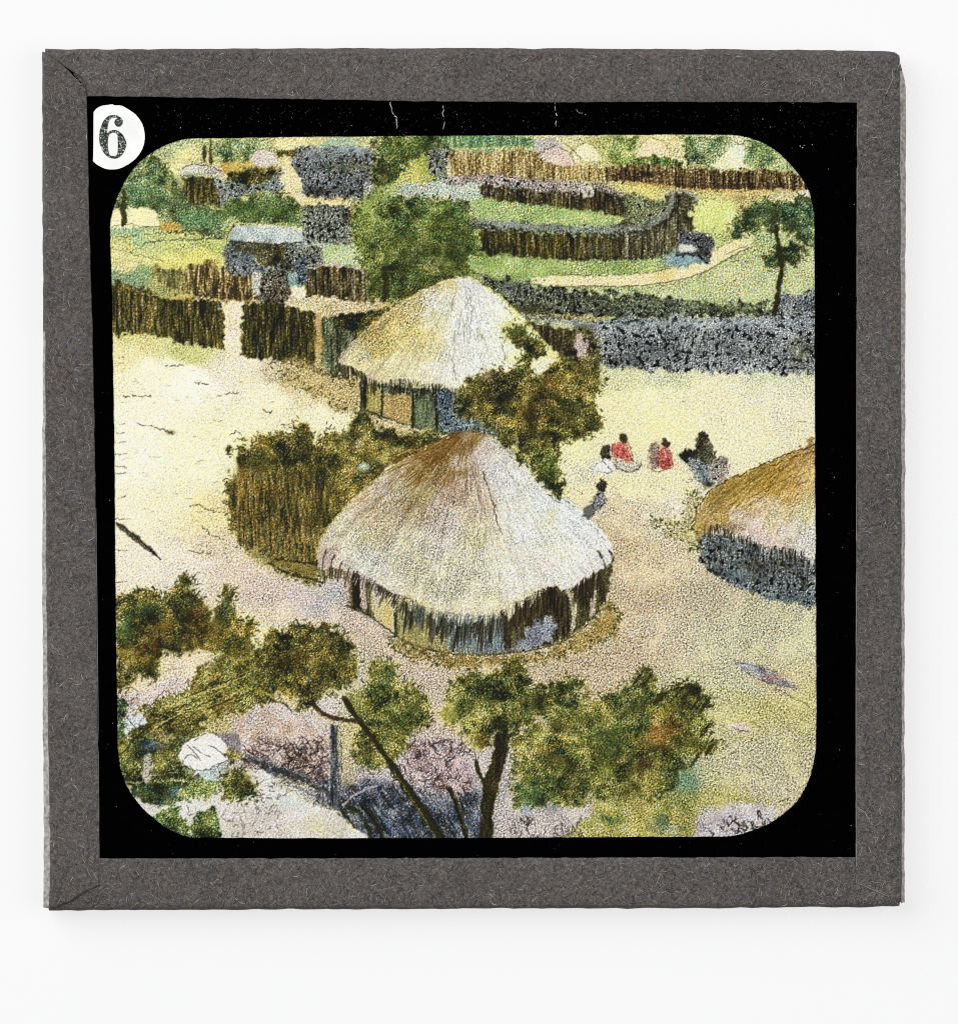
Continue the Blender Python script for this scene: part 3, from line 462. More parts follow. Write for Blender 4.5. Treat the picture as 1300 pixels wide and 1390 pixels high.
# ---- front hut: wall first, then the straw
fill([(430,765),(470,775),(505,790),(600,820),(700,815),(790,790),(830,750),(828,790),(816,824),(796,846),(768,868),(730,880),(690,886),(640,888),(590,884),(545,868),(534,860),(505,838),(475,826),(470,790),(440,785)], stakes([(30,28,16),(70,66,40),(120,116,80),(156,152,110),(186,184,140)], per=1.2, kn=.1), 1.2, ink=.34)
fill([(504,800),(534,812),(535,860),(520,850),(506,836)], stakes([(166, 148, 102),(202, 192, 152),(214,190,150)], per=1, kv=.1), 1, ink=.22, sm=False); blob(526,836,7,18,(200, 180, 106),.7)
fill([(540,806),(580,810),(620,815),(620,888),(585,884),(556,874),(541,866)], stakes([(100,96,54),(144,136,92),(170,162,112),(150,156,134)], per=.9, kv=.16,kn=.1), 1, ink=.3, sm=False)
blob(560,862,20,16,(182, 174, 106),.45); blob(590,835,24,14,(110,124,110),.5)
fill([(610,830),(680,836),(684,884),(640,888),(612,887)], stakes([(50,62,76),(108, 120, 124),(150, 160, 158),(176,186,184)], per=1.0, kv=.2), 1.5, ink=.28)
blob(668,852,12,14,(144, 154, 168),.6); blob(634,866,14,16,(134,150,140),.5)
fill([(680,812),(720,800),(756,796),(772,830),(770,862),(740,876),(690,884),(682,860)], stakes([(24,18,8),(56,44,22),(90,76,44),(140,130,100)], per=1.2, kv=.24), 1.5, ink=.36)
fill([(712,862),(730,840),(748,836),(752,866),(730,878),(700,884),(690,880)], twigs([(60,66,90),(114, 120, 134),(154, 160, 168),(186,194,200)],1.2,1.2), 2.5, ink=.25)
fill([(692,820),(708,818),(706,872),(694,876)], stakes([(50,60,44),(96,100,70),(150,150,110)], per=1), 1.5, ink=.3, a=.6)
fill([(778,800),(800,780),(826,760),(826,800),(812,830),(790,850),(776,856)], stakes([(24,24,12),(66,66,36),(110,106,60),(150,140,90)], per=1.2), 1.5, ink=.36)
for x in (480, 484, 488): fill([(x-2.5,776),(x+3,778),(x+4,828),(x-1,826)], (32,30,12), .8, ink=.6, sm=False)
for x,c in ((471,(186,160,150)),(490,(206,184,174)),(494,(190,170,164)),(510,(196,180,176))): fill([(x-2,776),(x+2,778),(x+3,826),(x-1,824)], c, .8, ink=.25, sm=False)
line([(536,800),(536,830),(537,864)],4,(40,50,34),.85,jit=.3,gaps=.03); line([(531,806),(533,830),(533,858)],1.5,(206,186,170),.7)
line([(470,822),(500,835),(520,850),(536,862),(560,876),(600,886)],2.4,(60,44,20),.85,jit=.5,gaps=.04)
line([(545,868),(590,884),(640,889),(690,887),(735,880),(770,868),(800,846)],2.0,(50,42,22),.8,jit=.5,gaps=.05)
# shadow on the sand in front of it
fill([(536,866),(560,880),(600,890),(660,893),(720,888),(770,872),(806,846),(820,824),(838,830),(836,850),(810,872),(770,886),(720,896),(660,904),(600,902),(560,892),(535,876)], wash([(128,92,34),(164, 138, 78),(186, 162, 106)], 5), 4, 3, 2.5, a=.85, ink=.44)
for i in range(16): 
    y=884+i%5*4; x=545+i*17; line([(x,y+2),(x+18,y+4),(x+40,y+3)],1.2,(80,60,20),.5,gaps=.3)
line([(480,826),(510,846),(534,868),(560,882)],3,(134, 130, 138),.45,jit=1)
front=[(637,585),(660,590),(684,602),(706,618),(736,644),(766,672),(796,700),(818,722),(830,738),(833,752),(826,768),(812,776),(800,784),(782,796),(766,800),(748,796),(730,802),(712,812),(690,826),(660,834),(630,834),(602,830),(575,822),(556,810),(534,806),(510,790),(490,778),(470,776),(452,770),(436,772),(430,762),(432,744),(440,724),(452,706),(476,682),(506,654),(544,626),(584,605),(612,592)]
thatch(front, 637, 578, [(637,590,(150,110,50)),(610,602,(150,112,50)),(575,620,(140,100,36)),(600,625,(150,108,38)),(550,635,(172, 150, 106)),(540,650,(190,170,140)),(520,660,(196,182,160)),(560,660,(192, 180, 132)),(590,650,(154, 124, 62)),(570,680,(172, 148, 86)),(540,700,(188, 178, 126)),(500,690,(200,186,136)),(470,700,(204,194,164)),(440,740,(196,176,160)),(470,730,(214,208,168)),
 (510,720,(198, 192, 126)),(500,760,(206,206,190)),(550,740,(212,204,170)),(560,780,(212,206,160)),(530,790,(208,200,180)),(600,700,(204,186,176)),(610,670,(186,160,120)),(630,640,(190,170,150)),(640,660,(198,176,150)),(650,620,(196,184,174)),(600,740,(214,206,190)),(620,780,(216,212,170)),(600,815,(208,204,170)),(640,720,(208,200,150)),(650,690,(204,184,154)),(660,760,(216,214,180)),(650,815,(218,212,170)),
 (680,640,(204,200,200)),(700,650,(216,214,208)),(690,700,(216,214,200)),(720,720,(220,222,216)),(740,680,(212,220,222)),(740,700,(222,224,160)),(760,740,(226,228,200)),(770,710,(214,222,228)),(800,730,(220,222,224)),(730,640,(206,214,214)),(720,780,(216,212,194)),(770,780,(220,222,206)),(810,760,(216,212,208)),(740,770,(222,206,196)),(690,790,(218,214,196)),(700,610,(206,206,190)),(680,600,(196,190,180))], 1.1, ink=.16, k=.12, seed=44, dark=1.3, sat=.72)
w, m = pmask([(640,600),(600,610),(560,640),(500,690),(470,740),(520,790),(600,820),(680,820),(660,740),(655,660)], 6, 5, 9); D[w] = np.maximum(D[w], m * .32)
line([(662,590),(700,612),(736,642),(772,676)],3.2,(216,212,96),.8,jit=.6,gaps=.06); line([(670,600),(700,620),(740,654),(790,700),(822,734)],2,(90,90,80),.55,gaps=.4)
line([(430,758),(438,726),(462,696),(504,654),(548,624),(600,597)],2.0,(206, 184, 92),.75,jit=.6,gaps=.12); line([(462,690),(500,656),(540,630)],1.6,(80,70,60),.55); line([(600,594),(622,588),(640,584),(665,591),(690,604)],2.2,(120,104,100),.6,jit=.8)
rays(637,580,190,-1.2,-.66,12,110,1.4,(104,72,22),.6); rays(637,580,110,-1.2,-.7,70,185,1.3,(128,94,36),.5); rays(637,580,110,-.75,.35,60,235,1.1,(110,98,74),.5); rays(637,580,46,.1,1.0,60,220,1.1,(120,118,110),.45); rays(637,580,90,-.6,.15,15,90,1.3,(110,84,44),.55)
rays(637,580,60,-1.2,-.3,60,200,1.3,(226,218,184),.3); rays(637,580,60,-.2,1.0,60,230,1.4,(230,230,222),.25)
line([(655,640),(668,680),(676,712),(682,728)],2,(50,40,26),.65,gaps=.25); line([(648,660),(652,700),(646,740)],1.4,(84,70,44),.5,gaps=.4); line([(690,640),(704,660)],1.6,(40,44,40),.6,gaps=.3); line([(742,670),(760,684)],1.6,(60,60,60),.6,gaps=.3)
for i in range(9): 
    x=432+i*5.2; line([(x+6,742+i*4),(x+1,758+i*4),(x,774+i*3.2)],2.4,(58,46,50) if i%2 else (186,160,150),.8,jit=.4,gaps=.06)
for q in ([(552,786),(546,796),(538,812),(536,830)],[(560,780),(548,800),(541,820)],[(812,770),(808,800),(806,834)],[(770,800),(777,826),(776,858)],[(784,792),(782,822),(779,852)]): line(q,3,(212,196,176),.75,jit=.4,gaps=.06)
line([(806,790),(805,812),(802,838)],7,(204,176,160),.75,jit=.5); line([(778,806),(780,830),(777,852)],5,(206,204,160),.75,jit=.5)
for q in ([(812,748),(818,758),(822,772)],[(826,746),(831,758),(826,778)],[(820,790),(816,810)],[(813,780),(820,800),(815,816)],[(790,792),(793,816),(790,840)],[(798,790),(800,820)]): line(q,3.4,(50,44,36),.75,jit=.6,gaps=.1)
dk=[(34,28,12),(24,22,10),(54,46,24),(70,56,28)]
fringe([(480,780),(510,796),(534,812),(552,818)],6,18,1.8,[(56,54,66),(40,38,30),(180,160,150)],40,lean=-.35)
fringe([(548,822),(575,838),(602,850),(630,854),(660,853),(690,844)],12,36,1.8,dk+[(90,96,92),(76,84,90)],230,lean=-.1); fringe([(560,826),(590,838),(630,843)],8,22,1.4,[(88, 110, 118),(60,84,96)],26,lean=-.2)
fringe([(686,838),(712,826),(730,820),(748,816),(766,820),(772,828)],12,38,1.8,dk+[(96,92,70)],170); fringe([(780,806),(800,794),(815,786)],10,36,1.8,dk,60,lean=-.05)
fringe([(548,806),(575,819),(602,828),(630,832),(660,832),(690,824),(712,810),(735,798)],8,22,1.6,[(214,204,164),(206,190,174),(222,218,196),(196,184,140)],190,al=.75,lean=-.1)
# ---- shrub standing between the huts
tb = foliage(BROWN, off=-.09, k8=.15, seed=17)
fill([(706,596),(730,600),(752,606),(756,622),(762,640),(764,656),(758,676),(742,660),(722,638),(700,618)], foliage(OLIVE, off=-.03, seed=18), 3.5, 3, 1, ink=.46, grain=.12)
fill([(622,540),(632,526),(646,514),(662,504),(684,500),(700,497),(706,486),(710,470),(700,468),(688,462),(686,446),(698,440),(712,444),(724,456),(738,468),(736,482),(724,488),(720,500),(726,512),(738,508),(744,496),(762,488),(786,486),(800,490),(812,500),(822,520),(814,532),(802,540),(808,554),(816,570),(808,586),(790,592),(768,598),(754,606),(736,604),(710,606),(690,604),(680,592),(676,578),(650,570),(632,566),(622,556)], tb, 4, 3, 1, ink=.44, grain=.1, seed=15)
fill([(680,580),(696,584),(692,604),(684,608),(678,596)], tb, 2, ink=.45)
for a in ((702,452,16,10,(104,120,66)),(690,440,6,4,(190,190,90)),(660,510,14,8,(172, 154, 118)),(740,540,16,14,(30,26,8)),(690,540,16,10,(40,34,14)),(790,500,14,14,(70,60,24)),(770,560,20,16,(44,46,18)),(650,540,16,10,(60,50,20)),(750,520,16,10,(130,96,36)),(712,560,16,10,(120,88,34)),(800,575,8,10,(50,60,30)),(730,585,14,10,(70,72,34)),(745,640,10,16,(80,96,44)),(720,560,6,40,(40,34,12)),(812,518,5,10,(80,90,56)),(790,450,12,14,(56,44,20))): blob(*a[:4],a[4],.5)
fill([(722,494),(730,486),(744,484),(752,492),(742,500),(732,508),(724,506)], wash([(224,222,170),(220,216,204)],4), 2, ink=.12); line([(734,486),(746,482),(757,492)],2,(220,210,96),.7)
fill([(780,450),(806,455),(810,490),(790,492),(772,486),(762,474)], foliage(FENCE, off=-.1), 3, ink=.42); fill([(780,458),(788,452),(796,462),(794,480),(784,482)], wash([(180,166,160),(210,196,186)]), 1.5, ink=.35)
line([(700,588),(701,600),(699,614)],4,(192, 168, 112),.5)

# ---- right hut
fill([(948,728),(960,722),(1000,730),(1050,742),(1107,752),(1107,822),(1080,819),(1050,814),(1020,806),(992,794),(966,778),(952,762)], twigs([(20,24,26),(58,66,70),(96,106,110),(134,144,148),(186,190,186)],.7,1.8), 2, ink=.22)
for i in range(20):
    x=962+i*7.4; y=738+i*1.6; line([(x,y),(x+1,y+14),(x,y+30)],1.8,((20,18,12),(110,92,40),(28,26,18),(150,150,140))[i%4],.55,jit=.7,gaps=.25)
for i in range(120):
    x=rg.uniform(954,1106); y=728+(x-950)*.16+rg.uniform(0,44); L=rg.uniform(6,16); line([(x,y),(x+rg.normal(0,1),y+L)],1.6,((22,22,16),(96,98,74),(150,152,140),(38,38,26),(70,74,60))[i%5],.6,jit=.5,gaps=.1,step=2)
blob(1040,768,40,10,(34,30,18),.35); blob(1000,780,30,5,(120, 140, 144),.5,ink=.1); blob(1070,812,34,4,(94, 116, 118),.5)
thatch([(1107,602),(1084,610),(1058,620),(1030,631),(1004,643),(980,655),(962,668),(950,684),(944,702),(942,716),(948,730),(960,724),(972,716),(984,722),(1000,728),(1022,736),(1046,744),(1068,750),(1090,752),(1107,756)], 1150, 560,
 [(1100,610,(166, 138, 82)),(1060,630,(172, 142, 70)),(1000,655,(164, 136, 66)),(970,675,(154, 130, 68)),(955,700,(180, 162, 98)),(950,720,(172, 148, 82)),(1080,630,(180, 152, 78)),(1040,650,(172, 140, 56)),(1000,680,(174, 146, 70)),(1080,660,(192, 168, 98)),(1030,680,(198, 180, 132)),(980,705,(172, 148, 92)),(1000,715,(204,186,166)),(1020,715,(212,194,186)),(1050,700,(206,190,150)),(1090,690,(208,200,150)),(1060,735,(210,196,180)),(1095,730,(208,206,200)),(1080,715,(206,200,184)),(1030,735,(204,184,180)),(1100,650,(202, 186, 112))], 2, ink=.22, seed=48, k=.14, dark=1.1, sat=.98)
for i in range(60):
    t=rg.uniform(0,1); x=970+t*130; y=666-t*54+rg.uniform(4,42); L=rg.uniform(8,24); line([(x,y),(x-L,y+L*.52)],1.2,((110,76,18),(202, 180, 112),(84,60,20))[i%3],.6,jit=.4,gaps=.2,sm=False)
line([(1107,603),(1060,620),(1010,641),(970,662),(950,684),(942,716)],1.8,(50,42,22),.8,jit=1.0,gaps=.15); line([(1107,612),(1080,619),(1050,632)],1.6,(60,44,16),.75)
fringe([(955,722),(972,718),(1000,730),(1046,746),(1107,757)],6,18,1.7,[(28,26,18),(60,56,46),(196,180,172),(40,38,34)],130); blob(990,716,18,6,(54,46,30),.45)
for i in range(26):
    x=930+rg.uniform(-10,26); y=650+rg.uniform(0,90); line([(x,y),(x+4,y+2)],1.5,(60,52,34),.6,sm=False)
fill([(936,672),(948,668),(946,690),(938,712),(944,740),(936,738),(928,710)], wash([(150,140,110),(196,184,150)],4), 3, 2, 2, a=.5, ink=.5)
fill([(890,706),(920,712),(946,726),(944,742),(920,728),(896,716)], wash([(176,170,140),(200,190,150)],4), 4, 3, 3, a=.5, ink=.5)
# ---- the sitting people
fill([(815,612),(822,606),(828,610),(828,622),(818,624)], twigs([(24,24,14),(66,62,40),(120,112,90)],1,1.3), 1.5, ink=.3)
fill([(800,636),(812,628),(824,622),(832,630),(832,640),(818,642),(806,641)], wash([(206,206,204),(222,222,220)]), 1, ink=.06); line([(800,636),(812,640),(824,642),(834,638)],1.3,(90,84,80),.7); line([(800,636),(814,628),(822,624)],1.1,(120,110,90),.6)
fill([(832,604),(842,600),(852,604),(856,616),(858,626),(846,626),(836,622),(831,614)], wash([(176,74,66),(212,126,116),(190,92,84)],3,.3,1,.2), 1, ink=.28, grain=.1)
fill([(840,590),(846,587),(851,592),(850,600),(842,600)], (66,58,30), 1.2, ink=.5); line([(852,600),(857,612),(859,626)],1.6,(60,50,40),.7)
fill([(832,628),(840,624),(856,628),(868,626),(870,634),(860,640),(842,640),(834,636)], wash([(180,172,156),(214,208,190)],3), 1.2, ink=.3); line([(834,630),(842,638),(858,640),(870,632),(866,624)],2,(50,48,40),.75,jit=.7)
fill([(880,612),(886,604),(894,604),(894,634),(884,636),(879,626)], wash([(120,100,90),(176,156,140)],3), 1.5, ink=.45)
fill([(894,614),(898,608),(908,608),(912,618),(913,630),(904,637),(894,634)], wash([(176,74,66),(212,126,116),(190,92,84)],3,.3,1,.2), 1, ink=.32, grain=.1)
fill([(899,598),(905,597),(908,604),(902,609),(898,604)], (64,52,34), 1.2, ink=.5); line([(880,632),(888,640),(904,638),(914,634)],1.4,(84,76,60),.7); line([(880,612),(888,602),(898,598)],1.3,(110,90,70),.6); line([(901,612),(903,620)],1.5,(226,214,210),.8,gaps=0)
fill([(946,600),(952,588),(958,586),(960,596),(966,606),(969,622),(960,632),(946,630),(938,618)], foliage([(18,18,12),(44,44,30),(84,84,60),(130,126,100)],off=-.05), 1.8, ink=.45); fill([(924,620),(934,608),(942,612),(944,626),(932,628)], foliage([(18,18,12),(50,50,40),(110,110,84)],off=-.05), 2, ink=.4)
fill([(934,626),(948,622),(960,632),(964,648),(966,660),(950,656),(940,644)], twigs([(40,46,54),(96,108,116),(154, 162, 156),(200,204,204)],1.3,1.3), 1.5, ink=.26)
fill([(962,630),(972,622),(984,618),(990,632),(986,648),(972,656),(964,646)], twigs([(50,44,38),(110,100,90),(170,160,150),(220,216,210)],1.0,1.6), 1.5, ink=.3); line([(964,640),(976,630),(988,626)],1.6,(30,28,26),.6)
blob(960,658,8,4,(24,24,22),.7)
fill([(811,658),(816,651),(824,654),(822,664),(816,672),(810,668)], foliage([(16,16,12),(50,50,44),(100,100,90)],off=-.1), 1.5, ink=.5)
fill([(792,694),(802,682),(812,668),(822,672),(822,684),(810,694),(800,704),(794,700)], twigs([(40,42,42),(100,104,104),(160,160,154),(196,190,176)],1.0,1.4), 1.5, ink=.36); fill([(792,694),(800,686),(808,690),(800,704),(795,701)], (96,100,100), 1, ink=.4)

for x,y in ((838,608),(845,611),(850,618),(842,620),(836,616),(900,616),(906,622),(898,626),(908,630)): stroke(x,y,x+2,y+2.5,1.5,(60,24,22),.75)
for x,y in ((841,613),(848,606),(853,622),(903,619),(899,631)): stroke(x,y,x+2,y+1,1.4,(236,190,176),.75)
for q in ([(815,612),(818,624),(830,640)],[(832,604),(830,618),(838,628)],[(894,612),(893,634)],[(940,612),(948,632),(962,658)],[(966,606),(972,624)]): line(q,1.3,(36,30,22),.8,jit=.6,gaps=.1,step=2)
# ---- dashes and scratches on the trodden earth
def ok(x, y):
    if 160 < x < 300 and y > 480 and y < 780: return True
    if 300 <= x < 460 and 500 < y < 575: return True
    if 880 < x < 1095 and 820 < y < 900: return True
    if 860 < x < 930 and 700 < y < 900: return True
    return 830 < x < 1090 and 520 < y < 590
for _ in range(210):
    x, y = rg.uniform(158, 1095), rg.uniform(480, 900)
    if not ok(x, y): continue
    L = rg.uniform(4, 17); sl = .3 if x > 850 and y > 800 else .02
    line([(x, y), (x + L * .5, y + rg.normal(0, 1.2) + sl * L * .5), (x + L, y + sl * L)], rg.uniform(.9, 1.6), (84, 78, 50), rg.uniform(.35, .7), jit=.6, gaps=.4, step=2)
for y in (576,587,599,616,632,642,675,704,746,790): line([(156,y),(163,y+1),(172,y+rg.normal(0,1.5))],1.4,(60,56,34),.65,jit=.6,gaps=.3,step=2)
for q in ([(160,487),(168,484)],[(224,497),(236,497),(248,495)],[(168,538),(180,537),(192,538),(210,538)],[(186,575),(210,580),(236,588)],[(312,592),(320,586),(328,590)],[(258,688),(270,684),(282,692),(305,696)],[(275,715),(290,728),(305,732)],[(255,748),(285,752)],[(306,534),(324,534)],[(358,556),(364,562),(370,558)],[(262,519),(284,522)]): line(q,1.7,(66,62,40),.75,jit=.9,gaps=.15,step=2)
blob(232,587,6,3,(60,60,40),.7)
fill([(157,708),(166,712),(180,722),(196,736),(210,748),(218,759),(206,752),(190,740),(172,726),(158,714)], foliage([(30,30,20),(70,70,50),(120,120,96)], off=.0), .8, ink=.5); line([(158,709),(180,725),(205,747),(218,759)],1.6,(24,22,12),.8,jit=.3,gaps=.05)
for i in range(260):
    x=rg.uniform(640,1100); y=rg.uniform(650,1120); stroke(x,y,x+rg.uniform(-1,2),y+rg.uniform(-.5,1.5),rg.uniform(.8,2.0),(84,52,30),.6) if (x>840 or y>905) and not (940<x and 640<y<800) and not (y>930 and x<975) else None
for _ in range(150):
    x, y = rg.uniform(158, 300 if _ % 3 else 420), rg.uniform(490, 780)
    if x > 300 and 570 < y: continue
    L = rg.uniform(3, 11); line([(x, y), (x + L * .5, y + rg.normal(0, .8)), (x + L, y + rg.normal(0, .6))], rg.uniform(.7, 1.2), (120, 110, 74), rg.uniform(.3, .6), jit=.4, gaps=.35, step=2)
# streaky rock and slanting grass, lower right
for i in range(70):
    x=rg.uniform(930,1085); y=930+(x-940)*.28+rg.uniform(-8,44); L=rg.uniform(14,44); line([(x,y),(x+L*.5,y+L*.17),(x+L,y+L*.36)],1.5,((182, 174, 88),(156, 148, 82),(222,210,150),(192, 188, 118))[i%4],.5,jit=.5,gaps=.25)
fill([(998,898),(1012,900),(1040,908),(1066,924),(1085,934),(1050,930),(1030,922),(1012,912)], wash([(120,116,124),(176,176,180),(160,120,116)],4), 2, ink=.4); blob(1045,922,14,6,(160,110,96),.5); blob(1012,904,10,4,(186,196,200),.6,ink=.1)
line([(1000,898),(1030,906),(1056,912)],1.4,(50,48,50),.75); line([(1014,914),(1040,926),(1082,934)],1.6,(50,46,44),.75); line([(1050,934),(1078,948),(1100,960)],1.4,(70,60,40),.7)
fill([(985,986),(1000,982),(1014,988),(1018,994),(1000,994)], wash([(186,166,160),(214,196,186)]), 1.5, ink=.2); line([(990,986),(1004,992),(1018,994)],1.8,(70,60,60),.75); line([(1020,980),(1032,988)],1.6,(70,66,50),.7)
for q in ([(1098,1006),(1104,1010)],[(1020,1034),(1036,1050)],[(1000,1020),(992,1024)],[(1066,1070),(1080,1080)],[(1056,1090),(1074,1082)]): line(q,1.8,(60,60,44),.7)

# ================================================================= foreground
def rough_rock(pts, cols, **k): return fill(pts, wash(cols, 6, .25, 1.5, .1), **k)
# brushwood and rocks along the bottom
rough_rock([(320,960),(350,950),(400,948),(430,958),(452,980),(458,1010),(440,1050),(400,1060),(350,1040),(322,1010)], [(186,160,140),(204,184,172),(210,200,196)], rough=4, ink=.34)
blob(425,975,18,14,(210,208,206),.6,ink=.12); blob(380,960,18,10,(204,186,190),.5)
line([(372,952),(386,956),(396,966)],3.2,(50,46,50),.8,jit=.7); line([(330,985),(350,965),(372,952)],1.2,(110,90,50),.5)
fill([(340,1010),(370,1002),(400,1006),(440,1012),(446,1040),(440,1068),(400,1060),(360,1046),(330,1038)], foliage([(44,36,30),(100,84,76),(164,144,134),(206,188,180)], off=.2,k8=.12), 3, ink=.4)
def squig(n, x0, x1, y0, y1, wd=1.6, col=(46,40,30), al=.7, L=10, th0=None):
    for _ in range(n):
        x, y = rg.uniform(x0, x1), rg.uniform(y0, y1); t = rg.uniform(0, 6.28) if th0 is None else th0 + rg.normal(0, .35); p = [(x, y)]
        for _k in range(3):
            t += rg.normal(0, .8 if th0 is None else .3); x += math.cos(t) * L * .4; y += math.sin(t) * L * .4; p.append((x, y))
        line(p, wd, col, al, jit=.5, gaps=.12, step=2)
squig(36,335,442,1006,1050,2.0,(50,36,30),.75,16); squig(16,335,442,1006,1050,1.6,(210,186,180),.6,14)
line([(350,1042),(380,1048),(410,1056),(450,1064)],5,(44,60,76),.7,jit=1.6); line([(375,1052),(400,1062),(430,1068)],3,(100,96,50),.6)
fill([(458,1080),(470,1066),(500,1058),(530,1062),(566,1080),(600,1096),(640,1070),(650,1090),(650,1140),(480,1140),(466,1120),(450,1096)], foliage([(14,18,24),(38,46,58),(78,88,104),(126,130,142),(176,166,166)], off=-.05, k8=.1), 4, 3, 4, ink=.38)
for i in range(95):
    x=rg.uniform(452,632); y=rg.uniform(1050,1120); L=rg.uniform(10,40); fan=rg.normal(0,.3); c=((26,30,20),(96,112,140),(20,24,28),(150,146,156),(60,74,100),(40,42,22))[i%6]
    line([(x,y),(x+L*(.5+fan),y+L*.7),(x+L*(.8+2*fan),y+L*1.4)],rg.uniform(.9,2.6),c,.6,jit=.6,gaps=.12,sm=False)
fill([(556,1010),(590,1004),(618,1014),(640,1040),(640,1076),(600,1076),(572,1056),(548,1036)], foliage([(60,46,46),(130,108,108),(186,164,164),(210,192,190)], off=.2,k8=.1), 4, ink=.4)
squig(46,548,640,1004,1076,1.7,(50,40,34),.72,14); squig(20,500,560,1036,1080,1.7,(54,44,42),.7,14)
fill([(460,962),(466,970),(470,1000),(480,1040),(484,1064),(466,1070),(458,1040),(456,1000)], wash([(176,162,116),(196,182,144),(200,188,160)],5), 3, 2, 3, a=.6, ink=.4)
blob(472,1042,8,10,(180,160,104),.35)
for i in range(60):
    x=rg.uniform(455,640); y=rg.uniform(1062,1118); L=rg.uniform(14,34); c=((94, 120, 144),(24,26,24),(30,34,20),(154, 160, 164),(44,56,80))[i%5]
    line([(x,y),(x+L*.55,y+L*.8)],rg.uniform(1.3,3.4),c,.65,jit=.6,gaps=.15,sm=False)
line([(466,1092),(480,1080),(500,1070),(512,1068)],3.4,(190,172,176),.7,jit=.6); line([(462,1086),(482,1074),(506,1064)],1.8,(50,60,90),.75); line([(470,1096),(490,1106),(506,1140)],6,(40,44,18),.75,jit=.7)
for q,wd in (([(462,1098),(476,1118),(490,1140)],7),([(488,1092),(508,1112),(520,1140)],6),([(610,1070),(622,1100),(634,1140)],6.5)): line(q,wd,(30,32,14),.85,jit=.5,gaps=.02); line([(a+wd*.4,b) for a,b in q],1.2,(130,130,60),.6)
for i in range(70):
    x=rg.uniform(330,446); y=rg.uniform(1000,1052); t=rg.normal(1.3,.8); L=rg.uniform(8,22); line([(x,y),(x+math.cos(t)*L*.5+rg.normal(0,2),y+math.sin(t)*L*.5),(x+math.cos(t)*L,y+math.sin(t)*L)],1.7,((44,34,30),(206,186,178),(70,56,54),(34,34,40))[i%4],.62,jit=.6,gaps=.12)
line([(326,1030),(348,1036),(372,1044),(398,1054),(426,1066),(452,1082),(470,1104)],5,(44,50,50),.6,jit=1.8,gaps=.12); line([(330,1024),(356,1032),(390,1044),(420,1056),(448,1070)],3,(110,130,150),.5,jit=1.2)
# big pale boulder
rough_rock([(168,1076),(190,1088),(215,1096),(240,1086),(268,1080),(296,1068),(316,1064),(338,1048),(356,1048),(374,1058),(390,1072),(410,1086),(436,1094),(456,1102),(472,1118),(486,1142),(250,1142),(212,1120),(186,1100)], [(190,186,180),(206,202,198),(218,216,214)], rough=1.2, ink=.12)
blob(396,1086,26,12,(200, 212, 206),.6,ink=.12); blob(430,1122,34,14,(200,192,146),.5); blob(340,1120,40,18,(190,178,168),.5); blob(268,1096,34,7,(216,212,210),.6,ink=.1); blob(310,1075,30,8,(206,196,200),.5)
line([(374,1056),(400,1080),(440,1094),(466,1108),(486,1140)],1.6,(210,206,96),.6); line([(362,1044),(384,1058),(400,1068),(430,1082),(452,1094)],3,(84, 110, 118),.6,jit=1)
squig(40,300,380,1094,1136,1.6,(92,84,72),.55,7); squig(26,345,392,1058,1092,1.6,(60,52,46),.65,8)
fill([(262,1120),(272,1104),(284,1096),(296,1108),(300,1140),(262,1142)], foliage(MIDGR, off=-.02), 3, 2.5, 1, ink=.4); fill([(206,1112),(226,1096),(244,1100),(252,1140),(226,1130)], foliage(MIDGR, off=.08), 4, 3, ink=.36)
squig(12,226,262,1096,1130,1.4,(60,50,40),.7,8)
# lower-left thicket
fill([(160,1000),(176,985),(200,960),(222,952),(246,940),(262,926),(274,906),(292,898),(316,894),(350,896),(384,900),(404,922),(388,936),(360,950),(340,962),(318,966),(296,974),(276,984),(258,996),(240,1004),(226,1020),(204,1012),(186,1016),(176,1040),(166,1060),(160,1040)], foliage([(22,24,8),(52,54,20),(96,92,36),(142,126,52),(176, 172, 106),(200,196,120)], off=.02), 4, 3, 1, ink=.42, grain=.12)
for i in range(40):
    t=rg.uniform(0,1); x=180+t*190+rg.normal(0,8); y=1010-t*100+rg.normal(0,14); L=rg.uniform(14,40); line([(x,y),(x+L,y-L*.5)],1.9,((34,34,12),(186, 178, 102),(120,110,44),(160,176,90))[i%4],.6,jit=.8,gaps=.2,sm=False)
blob(300,905,20,8,(46,44,16),.5); blob(190,985,18,12,(50,40,12),.55); blob(355,925,24,10,(120,150,80),.45); blob(295,960,20,10,(130,100,40),.5); blob(245,1000,16,14,(40,50,22),.6); blob(288,972,9,6,(202, 192, 118),.6)
fill([(158,956),(168,950),(176,962),(168,980),(172,990),(160,1000)], foliage(GREEN), 3, ink=.4); fill([(172,976),(186,966),(200,980),(182,990),(170,1000)], wash([(164, 180, 194),(206,210,216)]), 2, ink=.2); line([(172,974),(184,990),(176,1006)],2,INK,.7)
fill([(160,1010),(186,1000),(220,1008),(250,1010),(262,1040),(264,1060),(240,1066),(200,1064),(170,1066),(160,1040)], foliage([(16,24,10),(40,50,22),(84,90,40),(130,130,66),(176,176,110)], off=-.04), 3, ink=.44)
blob(204,1012,14,8,(114, 140, 158),.65); blob(222,1002,8,12,(206,184,150),.6); blob(166,1016,8,10,(196,190,96),.6); blob(216,1032,10,10,(180,170,90),.5); line([(190,1012),(210,1006),(226,1012)],1.8,(30,40,50),.7)
fill([(195,1026),(204,1024),(208,1040),(204,1056),(198,1064),(192,1050)], wash([(160,156,144),(206,196,186)]), 1.5, ink=.28); line([(160,1062),(190,1062),(230,1060),(256,1058)],3,(190,186,120),.7); line([(200,1052),(201,1062),(184,1074)],2.4,(196,180,170),.7)
